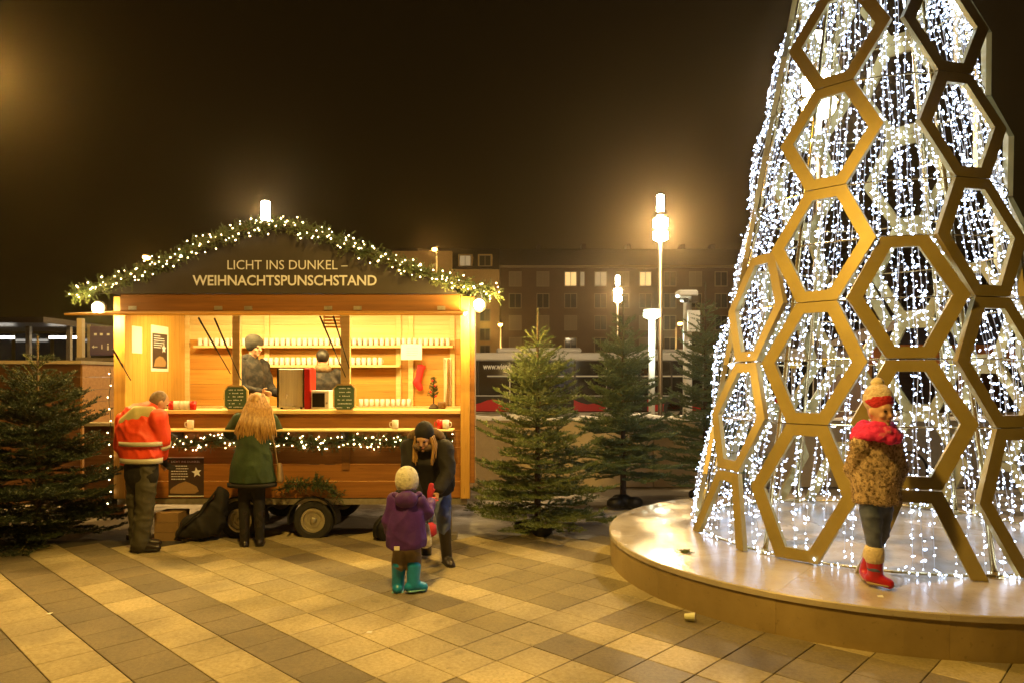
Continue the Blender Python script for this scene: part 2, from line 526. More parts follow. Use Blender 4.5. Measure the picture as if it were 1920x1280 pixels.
FOLDED = {'jacket': .017, 'coat': .013, 'trousers': .015, 'jeans': .012, 'leggings': .006, 'sack': .04, 'hood': .008, 'pouch': .006, 'scarf': .006}
def remesh(name, mb, m, parent, voxel=0.012, smooth=4, kind=None):
    """union of the overlapping closed shapes in mb as ONE continuous skin"""
    root = parent
    while root.parent is not None:
        root = root.parent
    me = raw_mesh('tmp', mb.verts() - ORG[root.name], mb.f)
    t = bpy.data.objects.new('tmp', me)
    COL.objects.link(t)
    a = t.modifiers.new('r', 'REMESH')
    a.mode = 'VOXEL'
    a.voxel_size = voxel
    if smooth:
        b = t.modifiers.new('s', 'SMOOTH')
        b.factor = 0.5
        b.iterations = smooth
    dg = bpy.context.evaluated_depsgraph_get()
    me2 = bpy.data.meshes.new_from_object(t.evaluated_get(dg))
    bpy.data.objects.remove(t)
    bpy.data.meshes.remove(me)
    me2.name = name
    if name in FOLDED:
        A = FOLDED[name]
        nv = len(me2.vertices)
        co = np.empty(nv * 3); me2.vertices.foreach_get('co', co); co = co.reshape(-1, 3)
        no = np.empty(nv * 3); me2.vertices.foreach_get('normal', no); no = no.reshape(-1, 3)
        sd = (hash_seed(name, nv) % 97) * 1.7
        low = name in ('trousers', 'jeans', 'leggings')
        for i in range(nv):
            x, y, z = co[i]
            u = noise.noise(Vector((x * 5 + sd, y * 5, z * (9 if low else 4.5) + x * 3)))
            w = noise.noise(Vector((x * 13, y * 13 + sd, z * 8 - x * 4)))
            r = 1 - abs(u) * 2.2
            co[i] += no[i] * A * (0.75 * r * r * (1 if r > 0 else 0) - .35 + 0.45 * w)
        me2.vertices.foreach_set('co', co.ravel())
        me2.update()
    me2.polygons.foreach_set('use_smooth', [True] * len(me2.polygons))
    return link(name, me2, m, parent, kind=kind)

def text_part(name, s, m, parent, x0, x1, z0, Y, bold=0.0, height=None, depth=0.003, facing='front'):
    """flat lettering standing in the XZ plane at depth Y, from x0 to x1, baseline z0"""
    cu = bpy.data.curves.new('tmp_text', 'FONT')
    cu.body = s
    cu.offset = bold
    cu.resolution_u = 3
    t = bpy.data.objects.new('tmp_text', cu)
    COL.objects.link(t)
    dg = bpy.context.evaluated_depsgraph_get()
    me = bpy.data.meshes.new_from_object(t.evaluated_get(dg))
    bpy.data.objects.remove(t)
    v = np.empty(len(me.vertices) * 3)
    me.vertices.foreach_get('co', v)
    v = v.reshape(-1, 3)
    lo, hi = v.min(0), v.max(0)
    sx = (x1 - x0) / (hi[0] - lo[0])
    sz = sx if height is None else height / (hi[1] - lo[1])
    f = [tuple(p.vertices) for p in me.polygons]
    bpy.data.meshes.remove(me)
    vv = np.c_[x0 + (v[:, 0] - lo[0]) * sx, np.full(len(v), Y), z0 + (v[:, 1] - lo[1]) * sz]
    sp = sorted((min(vv[i][0] for i in q), max(vv[i][0] for i in q), k) for k, q in enumerate(f))
    words, end = [], -1e9
    for a, b, k in sp:
        if a - end > 0.26 * (hi[1] - lo[1]) * sz:
            words.append([])
        words[-1].append(k)
        end = max(end, b)
    for wd in words:
        ids = sorted({i for k in wd for i in f[k]})
        mp = {i: j for j, i in enumerate(ids)}
        part(name, MB().add(vv[ids], [tuple(mp[i] for i in f[k]) for k in wd]), m, parent, fix=False)

def lamp_light(name, kind, loc, power, color, parent=None, size=0.1, target=None, spot=None):
    d = bpy.data.lights.new(name, kind)
    d.energy = power
    d.color = color
    if kind == 'POINT':
        d.shadow_soft_size = size
    if kind == 'AREA':
        d.shape = 'RECTANGLE'
        d.size, d.size_y = size
    if kind == 'SPOT':
        d.shadow_soft_size = size
        d.spot_size = spot
        d.spot_blend = 0.6
    o = bpy.data.objects.new(name, d)
    COL.objects.link(o)
    loc = np.asarray(loc, float)
    if parent is not None:
        root = parent
        while root.parent is not None:
            root = root.parent
        o.parent = parent
        o.location = tuple(loc - ORG[root.name])
    else:
        o.location = tuple(loc)
    if target is not None:
        o.rotation_euler = (Vector(target) - Vector(loc)).to_track_quat('-Z', 'Y').to_euler()
    return o

# ================================================================== SETTING
PC = np.array([3.33, 6.86])          # centre of the round platform
PR, PH = 2.36, 0.30
TC = np.array([3.56, 7.02])          # axis of the honeycomb tree
RB = 1.72                            # its radius at the platform

gmb = MB()
nx, ny = 60, 60
gx = np.linspace(-120, 120, nx)
gy = np.linspace(-20, 260, ny)
part('ground', MB().add([(-160, -30, -0.035), (160, -30, -0.035), (160, 320, -0.035), (-160, 320, -0.035)], [(0, 1, 2, 3)]), 'ground', origin=(0, 0, -0.035), kind='structure')

# paving of square slabs laid diagonally
TS = 0.34264
TH = R(-43.56)
TU = np.array([math.cos(TH), math.sin(TH)])
TV = np.array([-math.sin(TH), math.cos(TH)])
TO = np.array([-0.1118, 5.036])

def back_edge(x):
    return 8.30 + 0.10 * math.sin(1.7 * x) + 0.07 * math.sin(4.3 * x + 1) - (0.55 if x < -3.6 else 0) - (0.3 if x > 0.3 else 0)

def tile_tone(u, v):
    r = random.random()
    if u >= 1:
        if v in (0, 2, 3):
            return 'tile_dark' if r < 0.7 else 'tile_mid'
        if v in (1, -1):
            return 'tile_light' if r < 0.8 else 'tile_mid'
        return ('tile_light', 'tile_mid', 'tile_dark')[0 if r < 0.45 else 1 if r < 0.75 else 2]
    if u == 0:
        return 'tile_light' if v >= -3 else ('tile_light' if v % 2 else 'tile_mid')
    if v in (0, -4, -6, -8, -10, 6, 8):
        return 'tile_mid' if (r < 0.25 and v == 0) else 'tile_dark'
    if v in (2, 3, 4):
        if u > -6:
            return 'tile_mid'
        return 'tile_dark' if v in (2, 4) else 'tile_light'
    return 'tile_light'

paving = part('paving', MB().add([(-9, 2.2, -0.014), (6.5, 2.2, -0.014), (6.5, 8.2, -0.014), (-9, 7.9, -0.014)], [(0, 1, 2, 3)]), 'joint', origin=(0, 5, -0.014), kind='structure')
hs, hb = TS / 2 - 0.0028, TS / 2 - 0.0062
tile_mb = MB()
tile_mb.add([(a * hs, b * hs, -0.03) for a, b in ((-1, -1), (1, -1), (1, 1), (-1, 1))] + [(a * hs, b * hs, -0.003) for a, b in ((-1, -1), (1, -1), (1, 1), (-1, 1))]
            + [(a * hb, b * hb, 0.0) for a, b in ((-1, -1), (1, -1), (1, 1), (-1, 1))],
            [(0, 1, 5, 4), (1, 2, 6, 5), (2, 3, 7, 6), (3, 0, 4, 7), (4, 5, 9, 8), (5, 6, 10, 9), (6, 7, 11, 10), (7, 4, 8, 11), (8, 9, 10, 11)])
tile_me = {}
for k in ('tile_light', 'tile_mid', 'tile_dark'):
    me = raw_mesh('paving_slab', tile_mb.verts(), tile_mb.f)
    me.materials.append(M[k])
    tile_me[k] = me
cells = []
for u in range(-24, 18):
    for v in range(-16, 16):
        c = TO + TS * ((u + .5) * TU + (v + .5) * TV)
        if c[1] < 2.4 or c[1] > back_edge(c[0]) or c[0] < -8.8 or c[0] > 6.2:
            continue
        if np.hypot(*(c - PC)) < PR - 0.28:
            continue
        px, py = 960 + FPX * c[0] / c[1], HOR + FPX * CAMZ / c[1]
        vis = -60 < px < 1980 and py < 1320
        cells.append((not vis, c[1], u, v, c))
cells.sort(key=lambda q: (q[0], q[1]))
rest = {k: MB() for k in tile_me}
for i, (nv, _, u, v, c) in enumerate(cells):
    tone = tile_tone(u, v)
    dz = random.uniform(-0.0012, 0.0012)
    tilt = (random.uniform(-.003, .003), random.uniform(-.003, .003))
    if i < 300:
        o = bpy.data.objects.new('paving_slab', tile_me[tone])
        COL.objects.link(o)
        o.parent = paving
        o.location = (c[0], c[1] - 5, 0.014 + dz)
        o.rotation_euler = (tilt[0], tilt[1], TH)
    else:
        q = tile_mb.verts()
        rest[tone].add(np.c_[c[0] + q[:, 0] * TU[0] + q[:, 1] * TV[0], c[1] + q[:, 0] * TU[1] + q[:, 1] * TV[1], q[:, 2] + dz], tile_mb.f)
for k, mb in rest.items():
    if mb.n:
        part('outer_slabs', mb, k, paving, kind='stuff', fix=False)

# thin haze added to give the lamps halos, in place of lens bloom
if HAZE:
    hm = bpy.data.materials.new('halo_haze')
    hm.use_nodes = True
    hn = hm.node_tree.nodes
    hn.clear()
    ho = hn.new('ShaderNodeOutputMaterial')
    hv = hn.new('ShaderNodeVolumePrincipled')
    hv.inputs['Color'].default_value = (1.0, 0.84, 0.58, 1)
    hv.inputs['Density'].default_value = 0.0009
    hv.inputs['Anisotropy'].default_value = 0.91
    hm.node_tree.links.new(hv.outputs[0], ho.inputs['Volume'])
    part('haze', MB().box(-158, 158, -28, 150, -1.2, 22), hm, origin=(0, 60, -1.2), kind='stuff')

# ------------------------------------------------------------------ round platform
plat = thing('round_platform', 'round stone platform with polished top carrying the lit honeycomb tree', 'platform', (PC[0], PC[1], 0))
NSEG = 14
for k in range(NSEG):
    a0 = 2 * math.pi * k / NSEG + 0.0003
    a1 = 2 * math.pi * (k + 1) / NSEG - 0.0003
    mb = MB()
    aa = np.linspace(a0, a1, 9)
    vs = []
    for a in aa:
        d = np.array([math.cos(a), math.sin(a)])
        for r, z in ((PR - .05, -0.03), (PR, -0.03), (PR, PH - .045), (PR - .05, PH - .045)):
            vs.append((PC[0] + d[0] * r, PC[1] + d[1] * r, z))
    fs = []
    for i in range(8):
        b = 4 * i
        for j in range(4):
            fs.append((b + j, b + (j + 1) % 4, b + 4 + (j + 1) % 4, b + 4 + j))
    fs += [(0, 1, 2, 3), (35, 34, 33, 32)]
    part('side_panel', mb.add(vs, fs), 'stone_side', plat)
    mb = MB()
    vs = []
    RT = PR + 0.012
    for a in aa:
        d = np.array([math.cos(a), math.sin(a)])
        for r, z in ((0.25, PH - .045), (RT, PH - .045), (RT, PH - .008), (RT - .008, PH), (0.25, PH)):
            vs.append((PC[0] + d[0] * r, PC[1] + d[1] * r, z))
    fs = []
    for i in range(8):
        b = 5 * i
        for j in range(5):
            fs.append((b + j, b + (j + 1) % 5, b + 5 + (j + 1) % 5, b + 5 + j))
    fs += [(0, 1, 2, 3, 4), (44, 43, 42, 41, 40)]
    part('top_slab', mb.add(vs, fs), 'stone', plat)
part('centre_disc', MB().lathe([(0.247, PH - .045), (0.247, PH - .001)], (PC[0], PC[1], 0), 24), 'stone', plat)

# ------------------------------------------------------------------ honeycomb light tree
tree = thing('honeycomb_light_tree', 'tall golden honeycomb cone hung with white light strings on the round platform', 'light tree', (TC[0], TC[1], PH))
ZTOP = 8.6
def rc(z):
    return RB - (z - PH) * 0.183
def cone_pt(phi, z, dr=0.0):
    r = rc(z) + dr
    return np.array([TC[0] + r * math.cos(phi), TC[1] + r * math.sin(phi), z])
A0 = R(-136.0)
NCOL = 6
STEP = 2 * math.pi / NCOL

def hex_frame(phi0, z0, z1, w=0.90, wf=0.35, fw=0.108, half=False):
    zm = (z0 + z1) / 2
    hh = (z1 - z0) / 2 - 0.004
    w = min(w, 2 * math.pi * rc(zm) / NCOL * 0.985)
    wf = wf * w / 0.90
    def P(a, b, dr):
        q = cone_pt(phi0, zm + b, dr - .025)            # flat panel in the cone's tangent plane
        return q + np.array([-math.sin(phi0), math.cos(phi0), 0]) * a
    out = [(-wf / 2, hh), (-w / 2, 0), (-wf / 2, -hh), (wf / 2, -hh), (w / 2, 0), (wf / 2, hh)]
    si = math.hypot((w - wf) / 2, hh)
    k = fw * si / hh                        # horizontal inset of the sloping sides
    ix = w / 2 - k
    hi = hh - fw * 0.85
    iw = ix - hi * ((w - wf) / 2) / hh
    inn = [(-iw, hi), (-ix, 0), (-iw, -hi), (iw, -hi), (ix, 0), (iw, hi)]
    if half:                                # the lower half stands in the platform: keep only what is above
        out = [(-w / 2, 0), (-wf / 2, hh), (wf / 2, hh), (w / 2, 0)]
        inn = [(-ix, 0), (-iw, hi), (iw, hi), (ix, 0)]
    mb = MB()
    T = 0.022
    n = len(out)
    vs = [P(a, b, T) for a, b in out] + [P(a, b, T) for a, b in inn] + [P(a, b, -T) for a, b in out] + [P(a, b, -T) for a, b in inn]
    fs = []
    rngs = range(n - 1) if half else range(n)
    for i in rngs:
        j = (i + 1) % n
        fs += [(i, j, n + j, n + i), (2 * n + i, 3 * n + i, 3 * n + j, 2 * n + j), (i, 2 * n + i, 2 * n + j, j), (n + i, n + j, 3 * n + j, 3 * n + i)]
    if half:
        fs += [(0, n, 3 * n, 2 * n), (n - 1, 3 * n - 1, 4 * n - 1, 2 * n - 1)]
    mb.add(vs, fs)
    return part('hexagon_frame', mb, 'gold', tree)

AR = [PH + .012, 1.42, 2.46, 3.47, 4.42, 5.35, 6.22, 7.04, 7.80]
for k in range(NCOL):
    for i in range(len(AR) - 1):
        hex_frame(A0 + k * STEP, AR[i], AR[i + 1])
    pb = A0 + (k + .5) * STEP
    hex_frame(pb, PH - 0.63, 0.945, half=True)
    hex_frame(pb, 0.95, 1.955)
    hex_frame(pb, 1.962, 2.975)

# steel skeleton: leaning poles, hoops and feet
for k in range(6):
    a = R(-147 + 60 * k)
    p0 = cone_pt(a, PH + 0.005, -0.07)
    p1 = cone_pt(a, ZTOP, -0.05)
    part('pole', MB().tube(p0, p1, 0.022, 0.018, 10), 'gold_pole', tree, smooth=True)
    part('pole_foot', MB().lathe([(0.06, 0.001), (0.06, 0.012), (0.03, 0.018), (0.03, 0.05)], (p0[0], p0[1], PH), 14), 'gold_pole', tree)
for z in (PH + .02, 1.42, 1.96, 2.46, 2.98, 3.47, 4.42, 5.35, 6.22, 7.04, 7.8):
    n = 48
    mb = MB()
    pts = [cone_pt(2 * math.pi * k / n, z, -0.045) for k in range(n)]
    rr = 0.012 if z < .4 else 0.0075
    for k in range(n):
        mb.tube(pts[k], pts[(k + 1) % n], rr, None, 5, caps=False)
    part('hoop', mb, 'gold_pole', tree, fix=False)
part('top_cap', MB().lathe([(rc(ZTOP) + .05, ZTOP - .7), (rc(ZTOP), ZTOP), (0.02, ZTOP + .6)], (TC[0], TC[1], 0), 14), 'gold', tree)

# light strings
OCT = np.array([(1, 0, 0), (-1, 0, 0), (0, 1, 0), (0, -1, 0), (0, 0, 1), (0, 0, -1)], float)
OF = [(0, 2, 4), (2, 1, 4), (1, 3, 4), (3, 0, 4), (2, 0, 5), (1, 2, 5), (3, 1, 5), (0, 3, 5)]
def bulbs_mesh(name, pts, rad, m, parent, stretch=2.0):
    pts = np.asarray(pts, float)
    root = parent
    while root.parent is not None:
        root = root.parent
    pts = pts - ORG[root.name]
    n = len(pts)
    q = rng.normal(size=(n, 4))
    q /= np.linalg.norm(q, axis=1)[:, None]
    a, b, c, d = q.T
    Rm = np.stack([np.stack([1 - 2 * (c * c + d * d), 2 * (b * c - a * d), 2 * (b * d + a * c)], -1),
                   np.stack([2 * (b * c + a * d), 1 - 2 * (b * b + d * d), 2 * (c * d - a * b)], -1),
                   np.stack([2 * (b * d - a * c), 2 * (c * d + a * b), 1 - 2 * (b * b + c * c)], -1)], 1)
    rr = np.broadcast_to(np.asarray(rad, float), (n,))
    tri = OCT[np.array(OF).ravel()] * np.array([1, 1, stretch])
    v = np.einsum('nij,kj->nki', Rm, tri) * rr[:, None, None] + pts[:, None, :]
    return link(name, tri_mesh(name, v.reshape(-1, 3), n * 8), m, parent, kind='stuff')

LEV = [PH + .05, 1.42, 2.46, 3.47, 4.42, 5.35, 6.22, 7.04, 7.8, ZTOP]
def curtain_r(z):
    """strings hang from hoops: they fall straighter than the cone and kick out at each hoop"""
    for i in range(len(LEV) - 1):
        if z <= LEV[i + 1]:
            t = (z - LEV[i]) / (LEV[i + 1] - LEV[i])
            return rc(z) + 0.055 * math.sin(math.pi * t) - 0.115
    return rc(z)
led_pts, wires = [], MB()
NS = 86
for k in range(NS):
    phi = 2 * math.pi * (k + random.uniform(-.3, .3)) / NS
    ztop = ZTOP if k % 2 == 0 else random.choice([5.4, 6.2, 7.0, 4.5])
    z = ztop
    ph = random.uniform(0, 6.28)
    prev = None
    kick = random.uniform(-.02, .05)
    outer = 0.15 if R(140) < phi < R(174) else 0.0
    if outer:
        ztop = z = 5.3
    while z > PH + 0.03:
        r = curtain_r(z) + kick * 0.6 + outer * (1 - .4 * abs(math.sin(z * 1.5)))
        a = phi + 0.030 * math.sin(z * 2.1 + ph) / max(rc(z), .4)
        p = np.array([TC[0] + r * math.cos(a), TC[1] + r * math.sin(a), z])
        off = rng.normal(size=3) * np.array([0.010, 0.010, 0.008])
        led_pts.append(p + off)
        if random.random() < 0.30:
            led_pts.append(p + rng.normal(size=3) * np.array([0.022, 0.022, 0.015]))
        if prev is not None:
            wires.tube(prev, p, 0.0030, None, 3, caps=False)
        prev = p
        z -= 0.070 * random.uniform(0.7, 1.3)
# runs of light along a few hoops and heaps on the platform
for z, n in ((1.42, 80), (2.46, 80), (3.47, 60), (4.42, 50), (1.96, 60), (5.35, 40)):
    for k in range(n):
        led_pts.append(cone_pt(2 * math.pi * k / n + random.uniform(-.03, .03), z + random.uniform(-.03, .02), -0.06 + random.uniform(-.02, .02)))
for k in range(260):
    a = random.uniform(0, 6.28)
    led_pts.append(cone_pt(a, PH + 0.015 + abs(random.gauss(0, .015)), random.uniform(-.10, .02)))
bulbs_mesh('light_bulbs', led_pts, np.clip(rng.lognormal(math.log(.0063), .38, len(led_pts)), .0040, .0140), 'led', tree)
part('light_wires', wires, 'wire', tree, kind='stuff', fix=False)

# ================================================================== FIR TREES
def needle_tris(segs, per_m, nlen, wid, out):
    """segs: list of (p0, p1, spread-normal); loose needle triangles, two rows and some above"""
    P0 = np.array([s[0] for s in segs]); P1 = np.array([s[1] for s in segs]); UP = np.array([s[2] for s in segs])
    Ls = np.linalg.norm(P1 - P0, axis=1)
    cnt = np.maximum(3, (Ls * per_m).astype(int))
    idx = np.repeat(np.arange(len(segs)), cnt)
    n = len(idx)
    t = rng.uniform(0, 1, n)
    D = (P1 - P0) / Ls[:, None]
    d = D[idx]
    base = P0[idx] + (P1 - P0)[idx] * t[:, None]
    u = UP[idx]
    s = np.cross(d, u)
    s /= np.linalg.norm(s, axis=1)[:, None] + 1e-9
    u = np.cross(s, d)
    ang = rng.uniform(-0.6, math.pi + 0.6, n)
    rad = np.cos(ang)[:, None] * s + np.sin(ang)[:, None] * u
    nd = rad * rng.uniform(.55, .95, n)[:, None] + d * rng.uniform(.35, .85, n)[:, None]
    nd /= np.linalg.norm(nd, axis=1)[:, None]
    ln = nlen * rng.uniform(.65, 1.2, n)
    tip = base + nd * ln[:, None]
    w = np.cross(nd, rng.normal(size=(n, 3)))
    w /= np.linalg.norm(w, axis=1)[:, None] + 1e-9
    v = np.stack([base - w * wid / 2, base + w * wid / 2, tip], 1)
    out.append(v.reshape(-1, 3))

def fir(loc, H, RAD, label, m, seed, z_low=0.22, lean=(0, 0), density=1.0, stand=True, bare=0.0, rows=None):
    global rng
    keep = rng
    rng = np.random.default_rng(seed)
    rnd = random.Random(seed)
    loc = np.array([loc[0], loc[1], loc[2] if len(loc) > 2 else 0.0])
    root = thing('fir_tree', label, 'fir tree', loc)
    LN = np.array([lean[0], lean[1], 0.0])
    def axis(z):
        return loc + LN * (z / H) + np.array([0, 0, z])
    mb = MB()
    zs = np.linspace(0, H, 9)
    mb.sweep([axis(z) for z in zs], [0.036 * H / 2.6 * (1 - .93 * z / H) + .006 for z in zs], n=8, round_=False)
    part('trunk', mb, 'bark', root, smooth=True)
    wood = MB()
    segs = []
    z = z_low
    lev = 0
    while z < H * 0.75:
        f = (z - z_low) / (H - z_low)
        R0 = RAD * (1 - f) ** 0.82 * (0.82 if lev == 0 else 1) + 0.04
        nb = rnd.randint(8, 11) if f < .7 else rnd.randint(5, 7)
        a0 = rnd.uniform(0, 6.28)
        for b in range(nb):
            az = a0 + 2 * math.pi * b / nb + rnd.uniform(-.22, .22)
            L = R0 * rnd.choice((.62, .85, .95, 1.0, 1.08, 1.2)) * rnd.uniform(.9, 1.08)
            el0 = -0.08 + 0.50 * f + rnd.uniform(-.22, .20)
            el1 = el0 + 0.34
            dh = np.array([math.cos(az), math.sin(az), 0])
            nseg = 6
            p = axis(z + rnd.uniform(-.03, .03))
            pts = [p]
            for q in range(nseg):
                tt = q / (nseg - 1)
                el = el0 * (1 - tt) + el1 * tt - 0.16 * math.sin(tt * math.pi) * (1 - f)
                p = p + (dh * math.cos(el) + np.array([0, 0, math.sin(el)])) * L / nseg
                pts.append(p)
            wood.sweep(pts, [0.009 * (1 - .8 * i / nseg) + .0015 for i in range(nseg + 1)], n=4, round_=False, caps=False)
            up = np.array([0, 0, 1.0])
            for q in range(1, nseg):
                segs.append((pts[q], pts[q + 1], up))
            # side shoots
            ns = max(5, int(L / 0.050 * density))
            for q in range(ns):
                t = 0.16 + 0.84 * (q + rnd.random()) / ns
                i = min(nseg - 1, int(t * nseg))
                base = pts[i] + (pts[i + 1] - pts[i]) * (t * nseg - i)
                d = pts[i + 1] - pts[i]
                d = d / np.linalg.norm(d)
                s = np.cross(d, up); s /= np.linalg.norm(s)
                sg = 1 if (q % 2) else -1
                ll = (0.10 + 0.34 * L * (1 - t) ** .75) * rnd.uniform(.65, 1.1)
                ll = min(ll, 0.36)
                dd = d * 0.72 + s * sg * 0.70 + up * rnd.uniform(-.02, .16)
                dd /= np.linalg.norm(dd)
                e1 = base + dd * ll * .55
                e2 = e1 + (dd + up * .10) * ll * .45
                segs.append((base, e1, up)); segs.append((e1, e2, up))
                if ll > 0.13:
                    for g in range(int(ll / 0.07)):
                        tb = base + dd * ll * (0.25 + .65 * rnd.random())
                        s2 = np.cross(dd, up); s2 /= np.linalg.norm(s2)
                        d3 = dd * .75 + s2 * rnd.choice((-1, 1)) * .6 + up * rnd.uniform(-.05, .2)
                        segs.append((tb, tb + d3 * rnd.uniform(.05, .12), up))
        z += (0.138 - 0.035 * f) * (H / 2.6) * rnd.uniform(.8, 1.15)
        lev += 1
    # inner shoots straight off the stem
    for q in range(int(150 * density)):
        zz = rnd.uniform(z_low, H * .9)
        az = rnd.uniform(0, 6.28)
        f = zz / H
        dh = np.array([math.cos(az), math.sin(az), rnd.uniform(-.1, .5)])
        s0 = axis(zz) + dh * rnd.uniform(0, .3) * RAD * (1 - f)
        segs.append((s0, s0 + dh * rnd.uniform(.10, .22), np.array([0, 0, 1.0])))
    # candelabra of shoots round the leader
    for zz, nb, L, el in ((H * .765, 7, .34, .62), (H * .84, 5, .24, .85)):
        a0 = rnd.uniform(0, 6.28)
        for b in range(nb):
            az = a0 + 6.283 * b / nb
            el2 = el + rnd.uniform(-.12, .12)
            d = np.array([math.cos(az) * math.cos(el2), math.sin(az) * math.cos(el2), math.sin(el2)])
            p = axis(zz)
            e = p + d * L * rnd.uniform(.8, 1.15) * H / 2.8
            wood.tube(p, e, .008, .004, 5)
            segs.append((p, e, np.array([0, 0, 1.0]))); segs.append((p, e, d[[1, 0, 2]] * np.array([1, -1, 0]) + 1e-3))
    segs.append((axis(H * .77), axis(H), np.array([1.0, 0, 0])))
    segs.append((axis(H * .77), axis(H), np.array([-1.0, 0.1, 0])))
    tr = []
    needle_tris(segs, 290 * density, 0.029, 0.0078, tr)
    v = np.concatenate(tr) - loc
    o = link('crown', tri_mesh('crown', v, len(v) // 3), m, root)
    part('branches', wood, 'twig', root, fix=False, kind='stuff')
    if stand:
        mb = MB()
        for k in range(3):
            a = k * 2.1 + seed
            c = loc + np.array([math.cos(a) * .16, math.sin(a) * .16, .07])
            mb.ell(c, (.13, .11, .085), nu=10, nv=7)
        mb.ell(loc + np.array([0, 0, .09]), (.12, .12, .10), nu=10, nv=7)
        remesh('stand_wrap', mb, 'black', root, .02, 2)
    rng = keep
    return root

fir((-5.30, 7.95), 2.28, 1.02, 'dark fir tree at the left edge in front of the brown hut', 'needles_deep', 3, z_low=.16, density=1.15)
fir((0.30, 8.32), 2.62, 0.80, 'pale green fir tree with bare leader beside the punch stall', 'needles', 5, z_low=.22, density=1.1)
fir((1.57, 10.05), 2.95, 0.74, 'fir tree with bare lower trunk between two other firs', 'needles_mid', 8, z_low=.48, density=1.3)
fir((2.92, 10.75), 3.25, 0.74, 'tallest fir tree, partly hidden behind the honeycomb light tree', 'needles_mid', 14, z_low=.35, density=1.05)

# ================================================================== PUNCH STALL (trailer)
SY = 8.05
SS = FPX / SY
def sx(x): return (x - 960) / SS
def sz(y): return CAMZ - (y - HOR) / SS
XL, XR = sx(213), sx(890)
YB = 9.72
ZF = 0.52                                   # trailer floor
stall = thing('punch_stall', 'wooden punch stall trailer with open hatch and gable sign', 'market stall', ((XL + XR) / 2, SY, 0))
# lower front wall: planks
zb, zt = sz(934), sz(806)
npk = 4
for i in range(npk):
    a = zb + (zt - zb) * i / npk
    b = zb + (zt - zb) * (i + 1) / npk
    part('plank', MB().box(XL + .135, XR - .165, SY + .03, SY + .06, a + .0035, b - .0035), 'stained', stall, bevel=.003)
part('counter_board', MB().box(XL + .135, XR - .165, SY + .028, SY + .07, zt + .004, sz(775) - .004), 'beam', stall, bevel=.003)
# corner posts
part('corner_post', MB().box(XL, XL + .13, SY, SY + .13, sz(934), sz(556)), 'pine_up', stall, bevel=.004)
part('corner_post', MB().box(XR - .16, XR - .055, SY - .01, SY + .13, sz(934), sz(556)), 'pine_up', stall, bevel=.004)
part('corner_trim', MB().box(XR - .053, XR, SY + .012, SY + .06, sz(905), sz(556)), 'stained', stall, bevel=.004)
# side walls of vertical boards, back wall of horizontal boards
nb = 9
for side, x0, x1 in ((0, XL + .02, XL + .05), (1, XR - .10, XR - .07)):
    for i in range(nb):
        y0 = SY + .132 + (YB - SY - .132) * i / nb
        y1 = SY + .132 + (YB - SY - .132) * (i + 1) / nb
        part('wall_board', MB().box(x0, x1, y0 + .0015, y1 - .0015, ZF, 2.74), 'pine_up', stall)
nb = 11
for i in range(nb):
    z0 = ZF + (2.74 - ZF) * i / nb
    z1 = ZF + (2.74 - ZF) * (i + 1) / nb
    part('back_board', MB().box(XL + .052, XR - .102, YB, YB + .03, z0 + .0015, z1 - .0015), 'pine_pale' if z0 > 2.22 else 'pine', stall)  # upper boards paler: strong light near the ceiling put into their colour
for x in (350, 500, 747, 770, 848):
    X = (x - 960) / FPX * (YB - .03)
    part('wall_batten', MB().box(X - .035, X + .035, YB - .028, YB - .002, ZF, 2.74), 'pine_pale', stall, bevel=.003)
part('floor_deck', MB().box(XL + .02, XR - .07, SY + .06, YB + .03, ZF - .06, ZF - .002), 'pine', stall)
# front uprights in the opening
for x0, x1 in ((434, 448), (638, 655)):
    part('upright', MB().box(sx(x0), sx(x1), SY + .02, SY + .08, sz(772), sz(584)), 'pine_pale', stall, bevel=.003)
# counter, back counter and ledge
part('counter_top', MB().box(XL + .135, XR - .165, SY - .02, SY + .45, sz(775), sz(768)), 'pine_pale', stall, bevel=.004)
part('serving_ledge', MB().box(sx(316), sx(853), 7.72, SY + .026, 1.228, 1.248), 'pine_pale', stall, bevel=.004)
for x in (340, 480, 650, 830):
    X = sx(x)
    part('ledge_bracket', MB().prism([(7.78, 1.226), (SY + .024, 1.226), (SY + .024, 1.09)], 0, X - .014, X + .014), 'dark_metal', stall)
part('back_counter', MB().box(XL + .06, XR - .11, YB - .42, YB - .03, 1.405, 1.435), 'pine_pale', stall)
part('back_cupboard', MB().box(XL + .06, XR - .11, YB - .38, YB - .035, ZF, 1.403), 'pine', stall)
# shelves
def bz(y, Y): return CAMZ - (y - HOR) / FPX * Y
def bx(x, Y): return (x - 960) / FPX * Y
SHY = YB - .14
part('shelf', MB().box(bx(366, SHY), bx(850, SHY), YB - .2, YB - .03, bz(652, SHY), bz(648, SHY)), 'pine_pale', stall)
part('shelf', MB().box(bx(486, SHY), bx(750, SHY), YB - .2, YB - .03, bz(688, SHY), bz(684, SHY)), 'pine_pale', stall)
